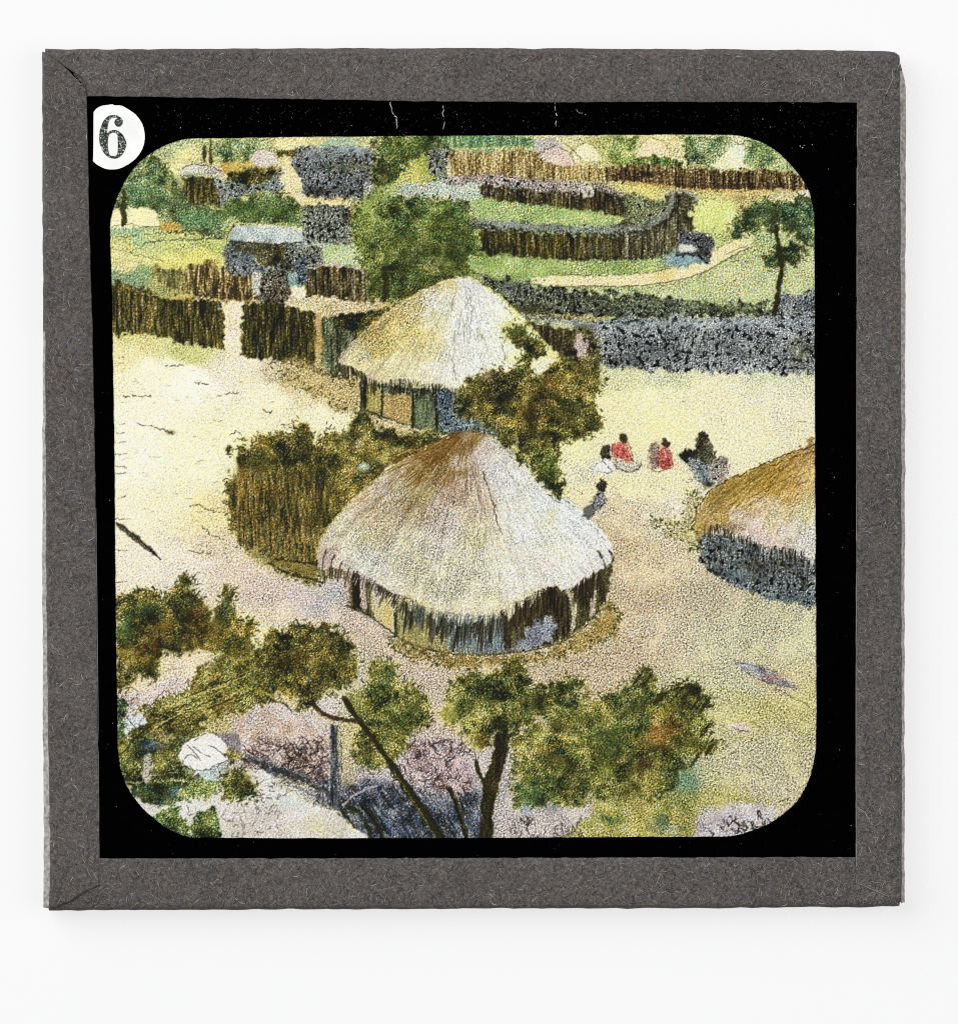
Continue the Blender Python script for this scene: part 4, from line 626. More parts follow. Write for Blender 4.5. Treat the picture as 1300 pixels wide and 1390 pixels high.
fill([(176,1074),(192,1064),(232,1064),(252,1068),(256,1084),(236,1092),(206,1094),(190,1086)], foliage([(14,22,12),(36,50,26),(70,90,50),(120,140,90)], off=-.05), 2, ink=.45); blob(240,1076,10,8,(94, 130, 158),.6); line([(200,1092),(230,1094),(260,1086),(290,1080)],2,(206,214,180),.6)
blob(282,1052,22,9,(180, 200, 202),.7,ink=.12); fill([(244,1072),(262,1060),(284,1058),(300,1066),(290,1080),(262,1086),(246,1084)], foliage(MIDGR, off=.2), 3, ink=.34)
for q in ([(176,1008),(200,988),(232,966),(270,950)],[(190,1002),(222,984),(262,962),(310,944)],[(166,1024),(182,1004),(196,990)],[(250,948),(300,928),(352,910),(384,902)],[(282,962),(330,944),(372,924)]): line(q,2.4,(40,42,18),.75,jit=.7,gaps=.08)
for q in ([(196,1000),(230,976),(280,956),(330,936)],[(212,968),(260,946),(310,930)],[(290,936),(340,914)]): line(q,2.0,(206,194,116),.75,jit=.7,gaps=.12)
squig(30,165,262,1004,1064,1.6,(34,38,20),.6,12); squig(18,165,262,1004,1064,1.5,(196,196,140),.55,12)
squig(16,164,215,940,985,1.3,(110,90,84),.5,12)
# round white boulder
rough_rock([(243,1024),(247,1012),(260,1003),(276,997),(294,997),(305,1004),(309,1016),(314,1030),(296,1038),(276,1046),(262,1046),(252,1040),(246,1034)], [(206,200,194),(222,218,214),(228,226,222)], rough=1, ink=.05)
line([(243,1024),(248,1010),(264,1001),(282,996),(296,998),(306,1006),(312,1020),(316,1032)],2,(56,54,56),.8,jit=.7); line([(247,1034),(258,1044),(276,1046),(300,1036),(316,1028)],1.8,(60,60,60),.75)
for q in ([(250,1030),(258,1024),(268,1030)],[(254,1012),(266,1024),(272,1032)],[(262,1014),(276,1024),(286,1028)],[(284,1012),(296,1018),(306,1028)],[(258,1040),(262,1046)],[(264,1006),(270,1002)]): line(q,1.5,(60,56,50),.8,jit=.4,gaps=.05)
fill([(300,1000),(312,994),(326,1004),(328,1022),(318,1030),(308,1014)], wash([(110,106,110),(160,150,150)],3), 2, ink=.4)
fill([(306,1022),(318,1016),(326,1028),(316,1036)], foliage(BROWN), 2, ink=.45)
fill([(300,1062),(306,1048),(322,1046),(338,1050),(348,1066),(346,1078),(330,1084),(314,1088),(304,1078)], foliage(OLIVE, off=.04), 3.5, 2.6, 1, ink=.42, grain=.12); blob(330,1062,12,10,(60,50,14),.45)
squig(34,480,640,1046,1090,1.5,(196,176,174),.6,12); squig(20,470,640,1060,1130,1.6,(26,28,26),.6,14)
# upright post
fill([(448,984),(458,984),(460,1040),(458,1096),(447,1094),(449,1040)], stakes([(30,34,40),(66,74,84),(108, 114, 112),(150,156,160)], per=1, kv=.2), .8, ink=.4, sm=False); line([(462,986),(463,1040),(459,1090)],1.6,(44,40,36),.7); line([(446,988),(447,1040),(445,1090)],1.2,(214,206,196),.6)
squig(24,430,450,1010,1092,2,(54,56,66),.6,12,1.5)
# pink stones above the thicket
line([(160,942),(172,934),(184,936),(186,944),(176,952),(160,950)],1.5,INK,.7); line([(206,956),(216,944),(226,938),(236,946)],1.4,INK,.65); line([(196,970),(208,956),(216,962)],1.4,INK,.6); line([(222,912),(236,908),(252,906)],1.2,(100,80,60),.5)
# ---- foreground bushes
fill([(158,818),(170,808),(184,806),(192,800),(206,802),(216,806),(226,808),(238,798),(244,786),(254,782),(264,790),(262,802),(272,814),(278,830),(284,836),(294,822),(300,808),(312,800),(318,812),(316,830),(330,836),(342,846),(342,862),(346,884),(340,900),(322,900),(302,892),(284,884),(262,884),(244,888),(224,886),(210,894),(214,912),(204,922),(186,914),(174,932),(160,938)], foliage(BROWN, off=-.05), 4.5, 3, 1.2, ink=.44, grain=.12, seed=16)
for a in ((170,850,12,24,(76,120,78)),(200,825,20,10,(92,116,66)),(205,860,22,18,(44,34,12)),(250,830,12,12,(90,96,48)),(265,850,16,22,(50,40,14)),(245,875,22,12,(40,36,14)),(300,845,12,16,(60,76,40)),(290,860,14,20,(150,124,52)),(265,832,6,4,(130,56,30)),(225,850,10,10,(140,110,44)),(320,880,18,14,(52,60,22)),(195,890,18,14,(140,104,36)),(205,905,10,14,(50,60,26)),(170,880,8,12,(80,66,20)),(252,795,9,9,(54,64,38)),(308,818,8,14,(60,80,50)),(210,880,4,8,(150,70,24))): blob(*a[:4],a[4],.5)
for x,y in ((164,812),(178,805),(196,802),(208,806),(246,788),(254,784),(262,792),(266,806),(306,802),(314,804),(336,846)): squig(2,x-3,x+3,y-3,y+4,1.7,(40,46,28),.8,8)
fill([(346,925),(344,900),(352,880),(362,864),(380,856),(394,856),(404,846),(418,846),(430,852),(448,850),(464,856),(470,868),(480,884),(486,902),(482,916),(474,926),(462,932),(452,942),(434,944),(424,956),(408,962),(396,950),(376,942),(358,938)], foliage(BROWN, off=-.09), 4, 3, 1, ink=.45, grain=.11, seed=20)
fill([(468,952),(482,944),(498,934),(500,918),(506,902),(520,894),(534,898),(538,914),(546,926),(562,932),(572,944),(582,962),(584,978),(568,988),(556,996),(548,1012),(542,1026),(520,1036),(500,1044),(484,1036),(480,1020),(484,1000),(492,986),(480,972)], foliage(OLIVE, off=-.03), 4, 3, 1, ink=.45, grain=.11, seed=19)
blob(478,945,16,9,(180, 176, 106),.5); blob(470,890,8,10,(44,50,20),.5); blob(410,890,22,12,(96,78,26),.35); blob(385,900,20,14,(40,34,10),.5); blob(440,910,24,16,(40,42,14),.45); blob(520,920,14,14,(84,104,66),.45); blob(540,980,26,20,(60,66,26),.45); blob(500,1022,14,12,(44,44,14),.5); blob(560,955,14,10,(110,116,50),.4)
line([(378,948),(386,952),(398,960)],2,(196,190,90),.6); line([(352,936),(376,948),(404,962),(424,964)],3,(208,196,110),.6,jit=1)
line([(424,954),(434,966),(450,974),(470,978),(488,980)],6,(60,44,20),.85,jit=.5,gaps=.02); line([(430,966),(450,978),(476,982)],1.6,(172, 158, 92),.6)
line([(466,946),(476,962),(490,982),(510,1008),(530,1036),(548,1064)],7.5,(44,40,14),.9,jit=.4,gaps=0); line([(530,1036),(548,1064),(566,1090),(584,1116),(600,1142)],11,(44,44,18),.92,jit=.4,gaps=0); line([(534,1048),(556,1080),(574,1108),(590,1136)],1.8,(146,136,60),.7); line([(552,1062),(570,1090),(590,1118),(604,1140)],2.4,(20,22,14),.8)
fill([(602,964),(608,946),(612,930),(624,918),(642,914),(660,916),(680,910),(688,900),(702,896),(710,906),(714,922),(722,934),(744,932),(762,922),(782,920),(792,928),(776,938),(764,950),(748,962),(730,974),(716,984),(704,992),(694,1002),(684,1004),(668,998),(658,1010),(642,1012),(636,998),(622,988),(606,982)], foliage(OLIVE, off=0), 4, 3, 1, ink=.43, grain=.12, seed=23)
blob(700,910,12,12,(96,76,26),.4); blob(720,955,20,14,(40,44,18),.5); blob(650,950,22,14,(124,128,64),.35); blob(680,980,16,10,(40,40,14),.5); blob(625,960,12,16,(120,130,66),.4); blob(770,935,18,6,(44,56,24),.5); blob(655,1004,12,10,(110,84,30),.5)
fill([(596,960),(608,950),(618,966),(620,990),(640,1000),(656,1020),(640,1018),(618,996),(600,984)], wash([(186, 174, 82),(202, 194, 118)],4), 3, 2, 2, a=.55)
line([(606,962),(604,980),(602,995)],1.6,(90,76,20),.6)
fill([(672,996),(690,996),(692,1010),(684,1040),(676,1070),(670,1100),(668,1142),(650,1142),(653,1110),(655,1070),(664,1040),(670,1020)], stakes([(20,18,8),(42,38,16),(70,60,26),(110,96,44)], per=1.2), 1, ink=.5); line([(645,1032),(650,1050),(658,1066),(662,1084)],6,(48,46,20),.85,jit=.4,gaps=.02); line([(690,1018),(684,1050),(676,1090),(670,1136)],1.8,(150,160,130),.6)
line([(700,1030),(690,1060),(680,1096)],2.4,(70,80,90),.5,gaps=.2)
fill([(700,1000),(720,984),(738,976),(752,958),(770,948),(792,944),(812,946),(832,942),(842,932),(852,928),(862,924),(872,910),(880,912),(886,926),(892,940),(904,938),(914,930),(932,926),(944,930),(950,942),(966,950),(962,962),(950,972),(954,980),(966,986),(956,998),(968,1006),(980,1010),(964,1022),(946,1024),(930,1034),(926,1050),(914,1064),(898,1078),(880,1090),(850,1096),(826,1090),(806,1082),(790,1094),(764,1098),(742,1090),(724,1094),(708,1100),(698,1086),(696,1060),(700,1034),(694,1016)], foliage(OLIVE, off=.0, k8=.16), 4.5, 3, 1.2, ink=.43, grain=.12, seed=26)
for a in ((760,985,24,12,(36,34,12)),(740,1020,12,9,(172, 138, 78)),(830,1000,34,24,(66,80,36)),(860,960,20,16,(52,64,34)),(780,1060,26,20,(38,48,22)),(720,1075,20,18,(74,116,78)),(760,1035,24,12,(110,98,44)),(905,990,22,12,(140,74,26)),(890,1010,26,8,(172, 138, 76)),(870,1040,30,18,(60,46,18)),(930,960,14,16,(36,36,12)),(935,945,8,10,(60,52,20)),(920,1010,22,12,(56,60,20)),(790,975,24,10,(100,108,50)),(820,1040,14,20,(128,132,60)),(850,1075,24,12,(50,50,20)),(950,1012,16,6,(70,66,24)),(875,925,6,14,(40,56,34)),(900,965,16,10,(150,130,50)),(890,1000,14,8,(192, 128, 62))): blob(*a[:4],a[4],.5)
for x,y in ((872,912),(884,918),(900,940),(906,936),(928,930),(940,932),(952,944),(962,952),(962,984),(970,1008),(950,1024)):
    for _ in range(3): line([(x+rg.normal(0,3),y+rg.normal(0,3)),(x-7+rg.normal(0,2),y+9),(x-12,y+16)],2.6,(44,44,18),.7,jit=.6,gaps=.08)
fill([(800,1096),(830,1092),(870,1092),(900,1082),(925,1070),(950,1080),(940,1110),(930,1142),(740,1142),(770,1126)], foliage([(70,80,44),(120,124,64),(166,160,84),(196,184,100),(206,200,150)], off=.12), 5, 4, 3, a=.8, ink=.4, grain=.14)
blob(930,1060,18,20,(114, 150, 118),.55); blob(895,1120,12,16,(84,116,100),.5); blob(830,1112,20,8,(90,116,56),.5); blob(870,1085,26,8,(166, 148, 72),.4); blob(910,1128,10,8,(196,200,196),.5); blob(850,1128,14,7,(206,196,150),.5)
rough_rock([(700,1104),(730,1098),(760,1102),(796,1094),(806,1104),(780,1120),(760,1142),(690,1142)], [(170,158,150),(194,184,180),(206,196,190)], rough=4, ink=.4); blob(712,1100,8,8,(134, 160, 184),.6); blob(745,1098,12,6,(94, 110, 128),.5); squig(30,696,790,1104,1138,1.8,(56,52,50),.65,12,1.4)
rough_rock([(952,1108),(980,1098),(1010,1090),(1036,1094),(1054,1104),(1030,1124),(1000,1140),(950,1142)], [(164,156,160),(190,184,188),(206,200,198)], rough=3, ink=.22); squig(30,962,1044,1100,1132,2.2,(44,42,34),.75,10,.9); line([(990,1120),(1000,1112),(1012,1118),(1010,1128),(998,1128)],2.2,(44,42,34),.75)
line([(970,1076),(1000,1082),(1024,1092)],4,(172, 168, 82),.5,jit=1.4)

# ================================================================= ink stipple, grain and finish
D = np.clip(D, 0, .8)
lumC = np.clip(C.mean(-1, keepdims=True), 0, 1)
Dm = D * (1 + .22 * noise(4, 4, 33) + .15 * noise(14, 14, 34))
# the tint bleeds past the drawing: soften the colour but not the drawing
L0 = C.mean(-1, keepdims=True); ch = C - L0
gk = np.exp(-np.arange(-8, 9) ** 2 / (2 * 2.6 ** 2)); gk /= gk.sum()
for i in range(3): ch[..., i] = .3 * ch[..., i] + .7 * _cv(_cv(ch[..., i], gk, 0), gk, 1)
C = np.clip(L0 + ch, 0, 1)
# soft reticulation of the litho stone, everywhere a little
wa = worm(0.55, 3); wb = worm(0.9, 4)
soft = .85 * wa + .4 * wb
C = C * (1 - .36 * np.clip(Dm - .17, 0, .3))[..., None]
depth = np.clip(.035 + .46 * Dm, 0, .24)
tintv = np.array([.95, 1.0, 1.15], np.float32)
C = C * np.clip(1 - (depth * np.clip(soft + .2, -1.6, 2.2))[..., None] * tintv, .25, 1.5)
# dark dots of ink
thr = 1.7 - 1.5 * Dm
S = (sstep(thr, thr + 1.1, .85 * wa + .3 * wb + .3 * noise(.5, .5, 5)) * np.clip(Dm * 1.25, 0, .6))[..., None] * np.clip(1.25 - .6 * lumC, 0, 1)
C = C * (1 - S) + (C * np.array([.36, .32, .26], np.float32) + c3((8, 8, 2))) * S
# pale flecks
F = (sstep(0.9, 2.0, worm(0.6, 8)) * np.clip(.12 + .5 * Dm, 0, .34))[..., None] * np.clip(.35 + lumC, .4, 1)
C = C * (1 - F) + np.clip(C * 1.22 + .11, 0, .93) * F
# three-colour grain of the tinting
gy, gc, gm = worm(.65, 15), worm(.65, 16), worm(.8, 17)
G3 = (G * .8)[..., None]
C = C + G3 * (np.maximum(gy, -.5)[..., None] * np.array([.16, .16, -.85], np.float32) + gc[..., None] * np.array([-.55, .04, .2], np.float32) + gm[..., None] * np.array([.1, -.16, .0], np.float32)) * (0.4 + 0.7 * lumC)
C = C * (1 + 0.03 * noise(.6, .6, 18)[..., None])
lm = C.mean(-1)
bl = _cv(_cv(lm, np.array([.25, .5, .25]), 0), np.array([.25, .5, .25]), 1)
C = C + (.45 * (lm - bl))[..., None]
C = .5 + (C - .5) * 1.13 + .012
OUT = np.clip(C, 0.012, .95)

# ================================================================= the scene in three dimensions
import bpy, bmesh, random
from mathutils import Vector
from mathutils.geometry import tessellate_polygon
random.seed(4)
SC = 0.0825 / 1167.0                      # metres per print unit: a 3 1/4 inch lantern slide
TOP = 0.0030                              # height of the slide's face above the table
def P(x, y, z=0.0): return ((x - 650.0) * SC, (695.0 - y) * SC, TOP + z)
scene = bpy.context.scene
col = scene.collection
def link(name, verts, faces, mats, parent=None, mi=None, smoothf=False):
    me = bpy.data.meshes.new(name); me.from_pydata(verts, [], faces); me.update()
    for m in (mats if isinstance(mats, (list, tuple)) else [mats]): me.materials.append(m)
    if mi is not None: me.polygons.foreach_set('material_index', mi)
    if smoothf: me.polygons.foreach_set('use_smooth', [True] * len(me.polygons))
    o = bpy.data.objects.new(name, me); col.objects.link(o)
    if parent: o.parent = parent
    return o
def mat(name):
    m = bpy.data.materials.new(name); m.use_nodes = True
    return m, m.node_tree, m.node_tree.nodes['Principled BSDF']
def lin(c):
    return tuple(((v / 255) / 12.92 if v / 255 <= .04045 else ((v / 255 + .055) / 1.055) ** 2.4) for v in c) + (1.0,)

slide = bpy.data.objects.new('lantern_slide', None); col.objects.link(slide)
slide.location = (0, 0, 0); slide.empty_display_size = 0.02
slide['label'] = 'glass lantern slide bound in grey paper, showing a tinted village picture, on the white surface'
slide['category'] = 'lantern slide'

# ---- materials
EXPO = 1.0
m_pic, nt, b = mat('tinted_print'); n = nt.nodes.new('ShaderNodeVertexColor'); n.layer_name = 'print'
hs = nt.nodes.new('ShaderNodeHueSaturation'); hs.inputs['Value'].default_value = EXPO
nt.links.new(n.outputs['Color'], hs.inputs['Color']); nt.links.new(hs.outputs['Color'], b.inputs['Base Color'])
b.inputs['Roughness'].default_value = .6; b.inputs['Specular IOR Level'].default_value = .15; b.inputs['Coat Weight'].default_value = .5; b.inputs['Coat Roughness'].default_value = .06

m_mask, nt, b = mat('black_mask_paper'); tc = nt.nodes.new('ShaderNodeTexCoord'); nz = nt.nodes.new('ShaderNodeTexNoise'); nz.inputs['Scale'].default_value = 900; nz.inputs['Detail'].default_value = 6
cr = nt.nodes.new('ShaderNodeValToRGB'); cr.color_ramp.elements[0].position = .45; cr.color_ramp.elements[0].color = (.0002, .0002, .0002, 1); cr.color_ramp.elements[1].position = .8; cr.color_ramp.elements[1].color = (.0008, .0008, .0008, 1)
nt.links.new(tc.outputs['Object'], nz.inputs['Vector']); nt.links.new(nz.outputs['Fac'], cr.inputs['Fac']); nt.links.new(cr.outputs['Color'], b.inputs['Base Color'])
b.inputs['Roughness'].default_value = .5; b.inputs['Specular IOR Level'].default_value = .0; b.inputs['Coat Weight'].default_value = .35; b.inputs['Coat Roughness'].default_value = .03

m_dust, nt, b = mat('pale_dust'); n = nt.nodes.new('ShaderNodeVertexColor'); n.layer_name = 'tone'; nt.links.new(n.outputs['Color'], b.inputs['Base Color']); b.inputs['Roughness'].default_value = .9

m_pap, nt, b = mat('grey_binding_paper')
tc = nt.nodes.new('ShaderNodeTexCoord')
n1 = nt.nodes.new('ShaderNodeTexNoise'); n1.inputs['Scale'].default_value = 4200; n1.inputs['Detail'].default_value = 3; n1.inputs['Roughness'].default_value = .7; n1.inputs['Distortion'].default_value = 1.2
n2 = nt.nodes.new('ShaderNodeTexNoise'); n2.inputs['Scale'].default_value = 160; n2.inputs['Detail'].default_value = 4
n3 = nt.nodes.new('ShaderNodeTexNoise'); n3.inputs['Scale'].default_value = 1500; n3.inputs['Detail'].default_value = 2; n3.inputs['Distortion'].default_value = 2.5
for q in (n1, n2, n3): nt.links.new(tc.outputs['Object'], q.inputs['Vector'])
r1 = nt.nodes.new('ShaderNodeValToRGB'); e = r1.color_ramp.elements
e[0].position = .3; e[0].color = lin((34, 32, 32)); e[1].position = .72; e[1].color = lin((150, 145, 140)); k = e.new(.5); k.color = lin((82, 79, 77))
r3 = nt.nodes.new('ShaderNodeValToRGB'); e = r3.color_ramp.elements
e[0].position = .35; e[0].color = lin((70, 71, 76)); e[1].position = .66; e[1].color = lin((112, 100, 94))
mx = nt.nodes.new('ShaderNodeMix'); mx.data_type = 'RGBA'; mx.inputs[0].default_value = .42
nt.links.new(n1.outputs['Fac'], r1.inputs['Fac']); nt.links.new(n3.outputs['Fac'], r3.inputs['Fac']); nt.links.new(r1.outputs['Color'], mx.inputs[6]); nt.links.new(r3.outputs['Color'], mx.inputs[7])
mr = nt.nodes.new('ShaderNodeMapRange'); mr.inputs['From Min'].default_value = .3; mr.inputs['From Max'].default_value = .7; mr.inputs['To Min'].default_value = .84; mr.inputs['To Max'].default_value = 1.12
nt.links.new(n2.outputs['Fac'], mr.inputs['Value'])
hs = nt.nodes.new('ShaderNodeHueSaturation'); nt.links.new(mx.outputs[2], hs.inputs['Color']); nt.links.new(mr.outputs['Result'], hs.inputs['Value']); nt.links.new(hs.outputs['Color'], b.inputs['Base Color'])
bp = nt.nodes.new('ShaderNodeBump'); bp.inputs['Strength'].default_value = .5; bp.inputs['Distance'].default_value = .00006; nt.links.new(n1.outputs['Fac'], bp.inputs['Height']); nt.links.new(bp.outputs['Normal'], b.inputs['Normal'])
b.inputs['Roughness'].default_value = .95; b.inputs['Specular IOR Level'].default_value = .15

m_edge, nt, b = mat('rubbed_sidelit_edge'); tc = nt.nodes.new('ShaderNodeTexCoord'); nz = nt.nodes.new('ShaderNodeTexNoise'); nz.inputs['Scale'].default_value = 2600; nz.inputs['Detail'].default_value = 4  # rubbed paper and strong side light, both put into one paler colour
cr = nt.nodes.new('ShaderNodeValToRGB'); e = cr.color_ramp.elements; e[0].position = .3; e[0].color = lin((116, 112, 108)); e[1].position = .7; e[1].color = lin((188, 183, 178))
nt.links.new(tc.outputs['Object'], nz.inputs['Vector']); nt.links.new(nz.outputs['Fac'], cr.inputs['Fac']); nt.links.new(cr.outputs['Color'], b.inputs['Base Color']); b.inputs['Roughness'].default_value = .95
m_fib, nt, b = mat('fibre_and_edge_shading'); n = nt.nodes.new('ShaderNodeVertexColor'); n.layer_name = 'tone'; nt.links.new(n.outputs['Color'], b.inputs['Base Color']); b.inputs['Roughness'].default_value = .95; b.inputs['Specular IOR Level'].default_value = .1

m_lab, nt, b = mat('white_label_paper'); tc = nt.nodes.new('ShaderNodeTexCoord'); nz = nt.nodes.new('ShaderNodeTexNoise'); nz.inputs['Scale'].default_value = 700; nz.inputs['Detail'].default_value = 5
cr = nt.nodes.new('ShaderNodeValToRGB'); cr.color_ramp.elements[0].position = .3; cr.color_ramp.elements[0].color = lin((232, 232, 231)); cr.color_ramp.elements[1].position = .7; cr.color_ramp.elements[1].color = lin((246, 246, 245))
nt.links.new(tc.outputs['Object'], nz.inputs['Vector']); nt.links.new(nz.outputs['Fac'], cr.inputs['Fac']); nt.links.new(cr.outputs['Color'], b.inputs['Base Color']); b.inputs['Roughness'].default_value = .8; b.inputs['Specular IOR Level'].default_value = .1

m_num, nt, b = mat('worn_printing_ink'); tc = nt.nodes.new('ShaderNodeTexCoord'); nz = nt.nodes.new('ShaderNodeTexNoise'); nz.inputs['Scale'].default_value = 7000; nz.inputs['Detail'].default_value = 2
cr = nt.nodes.new('ShaderNodeValToRGB'); e = cr.color_ramp.elements; e[0].position = .44; e[0].color = lin((40, 46, 40)); e[1].position = .68; e[1].color = lin((214, 218, 212)); k = e.new(.56); k.color = lin((92, 98, 92))
nt.links.new(tc.outputs['Object'], nz.inputs['Vector']); nt.links.new(nz.outputs['Fac'], cr.inputs['Fac']); nt.links.new(cr.outputs['Color'], b.inputs['Base Color']); b.inputs['Roughness'].default_value = .8; b.inputs['Specular IOR Level'].default_value = .1

m_glass, nt, b = mat('slide_glass'); b.inputs['Base Color'].default_value = (.75, .85, .8, 1); b.inputs['Roughness'].default_value = .03; b.inputs['Transmission Weight'].default_value = .6; b.inputs['IOR'].default_value = 1.5

# ---- glass plates that carry everything
def box(name, x0, y0, x1, y1, z0, z1, m, parent):
    v = [P(x, y, z) for z in (z0, z1) for x, y in ((x0, y0), (x1, y0), (x1, y1), (x0, y1))]
    f = [(0, 1, 2, 3), (7, 6, 5, 4), (0, 4, 5, 1), (1, 5, 6, 2), (2, 6, 7, 3), (3, 7, 4, 0)]
    return link(name, v, f, m, parent)
box('glass_plate', 74, 82, 1212, 1218, -.00145, -.0001, m_glass, slide)
box('glass_plate', 74, 82, 1212, 1218, -.00295, -.0016, m_glass, slide)

# ---- the print
H, W = OUT.shape[:2]
linear = np.where(OUT <= .04045, OUT / 12.92, ((OUT + .055) / 1.055) ** 2.4).astype(np.float32)
me = bpy.data.meshes.new('picture')
vx = ((xx - 650.0) * SC).ravel(); vy = ((695.0 - yy) * SC).ravel()
co = np.stack([vx, vy, np.full_like(vx, TOP - .00005)], 1).astype(np.float32)
me.vertices.add(H * W); me.vertices.foreach_set('co', co.ravel())
idx = np.arange(H * W, dtype=np.int32).reshape(H, W)
quads = np.stack([idx[1:, :-1], idx[1:, 1:], idx[:-1, 1:], idx[:-1, :-1]], -1).reshape(-1, 4)
nf = len(quads)
me.loops.add(nf * 4); me.loops.foreach_set('vertex_index', quads.ravel())
me.polygons.add(nf); me.polygons.foreach_set('loop_start', np.arange(nf, dtype=np.int32) * 4)
me.update(calc_edges=True)
ca = me.color_attributes.new('print', 'FLOAT_COLOR', 'POINT')
ca.data.foreach_set('color', np.concatenate([linear.reshape(-1, 3), np.ones((H * W, 1), np.float32)], 1).ravel())
me.materials.append(m_pic)
pic = bpy.data.objects.new('picture', me); col.objects.link(pic); pic.parent = slide
pic['label'] = 'hand-tinted print of thatched round huts, thorn fences, trees and seated people'

# ---- the black paper mask with its rounded window
def flat(name, loops, z, m, parent, mi=None):
    tess = tessellate_polygon([[Vector((x, y, 0)) for x, y in l] for l in loops])
    allp = [p for l in loops for p in l]; faces = []
    for t in tess:
        a, b_, c = (allp[i] for i in t)
        s = (b_[0] - a[0]) * (c[1] - a[1]) - (b_[1] - a[1]) * (c[0] - a[0])
        faces.append(t if s < 0 else (t[0], t[2], t[1]))   # print y runs downwards
    return link(name, [P(x, y, z) for x, y in allp], faces, m, parent)
win_pts = [(149.5,318),(150,300),(155,279),(162,261),(174,238),(190,219),(206,207),(222,198),(244,190),(262,187.5),(300,187),(400,185.5),(520,184.5),(640,183.5),(760,183),(880,182.5),(980,182.5),(1000,183.5),(1020,188),(1040,196),(1060,210),(1078,229),(1090,245),(1098,260),(1103,280),(1105,303),(1105.5,400),(1105.5,500),(1106,640),(1107,760),(1107.5,880),(1107.5,1000),(1105,1030),(1097,1060),(1082,1087),(1064,1104),(1044,1118),(1020,1128),(996,1134.5),(960,1136),(820,1136.5),(700,1137.5),(560,1138),(400,1138),(290,1137.5),(256,1136),(228,1125),(205,1108),(190,1093),(176,1074),(166,1052),(160.5,1022),(159.5,980),(158,900),(157,800),(156,720),(155.5,640),(154.5,560),(153,480),(152.5,430),(151,370)]
wp = smooth(win_pts, True, 12)
wp = [(x + random.gauss(0, .22), y + random.gauss(0, .22)) for x, y in wp]
mask_o = flat('mask', [[(80, 90), (1205, 90), (1205, 1210), (80, 1210)], wp], 0.0, m_mask, slide)

# numbered paper disc
def zp(l): return [(110 + a / 11.58, 125 + b_ / 11.58) for a, b_ in l]
disc = zp([(200,310),(250,250),(330,212),(400,200),(490,190),(540,205),(620,205),(700,240),(780,290),(860,350),(930,440),(975,530),(998,640),(1000,740),(975,860),(930,950),(860,1040),(760,1120),(680,1165),(600,1200),(500,1213),(400,1205),(300,1165),(230,1120),(190,1080),(192,900),(195,700),(198,500)])
dc = [disc[0]] + [tuple(p) for p in smooth(disc[:25], False, 5)[1:]] + disc[25:]
label = flat('number_label', [[(x + random.gauss(0, .08), y + random.gauss(0, .08)) for x, y in dc]], .00004, m_lab, slide)
o6 = zp([(505,357),(560,362),(612,385),(642,418),(656,455),(648,500),(622,532),(585,542),(550,525),(528,490),(527,458),(545,425),(572,408),(545,399),(505,400),(472,412),(447,440),(427,490),(417,560),(414,640),(442,614),(475,597),(520,590),(570,600),(620,632),(665,680),(697,740),(714,800),(702,870),(672,940),(626,1000),(570,1035),(515,1042),(455,1030),(400,995),(350,940),(315,870),(293,790),(287,700),(295,610),(320,520),(355,450),(400,395),(450,365)])
i6 = zp([(432,690),(452,655),(490,638),(530,634),(558,652),(573,700),(579,780),(579,870),(574,950),(558,985),(520,1000),(478,998),(447,975),(432,920),(422,830),(422,750)])
j6 = lambda q: [(x + random.gauss(0, .12), y + random.gauss(0, .12)) for x, y in smooth(q, True, 4)]
flat('numeral', [j6(o6), j6(i6)], .00007, m_num, label)['label'] = 'stippled black number 6'

# ---- dust and cracks in the black mask
def specks(name, items, m, parent, z):
    """items: polygons with a grey tone each"""
    V, F, T = [], [], []
    for poly, tone in items:
        k = len(V); V += [P(x, y, z + random.uniform(0, 8e-6)) for x, y in poly]; F.append(tuple(reversed(range(k, k + len(poly))))); T += [tone] * len(poly)
    o = link(name, V, F, m, parent)
    c = o.data.color_attributes.new('tone', 'FLOAT_COLOR', 'POINT'); c.data.foreach_set('color', np.array([[t[0], t[1], t[2], 1] for t in T], np.float32).ravel())
    return o
def ngon(x, y, r, k=6):
    """clockwise in print space"""
    return [(x + r * random.uniform(.6, 1.3) * math.cos(-a * 6.283 / k), y + r * random.uniform(.6, 1.3) * math.sin(-a * 6.283 / k)) for a in range(k)]
def in_frame(x, y):
    if not (136 < x < 1160 and 142 < y < 1163): return False
    if x < 205 and y < 235: return False
    if 150 < x < 1107 and 184 < y < 1138:
        dx = max(0, max(262 - x, x - 994)); dy = max(0, max(300 - y, y - 1020))
        return math.hypot(dx, dy) > 118
    return True
dust = []
while len(dust) < 520:
    e = random.random()
    x, y = (random.uniform(122, 1160), random.uniform(138, 186)) if e < .45 else (random.uniform(122, 1160), random.uniform(138, 1163))
    if not in_frame(x, y): continue
    t = random.choice([.01, .012, .015, .02, .03, .05]) if random.random() < .95 else random.uniform(.15, .5)
    r = random.uniform(.4, .8) if t < .1 else random.uniform(.3, .65)
    dust.append((ngon(x, y, r), (t, t, t * .97)))
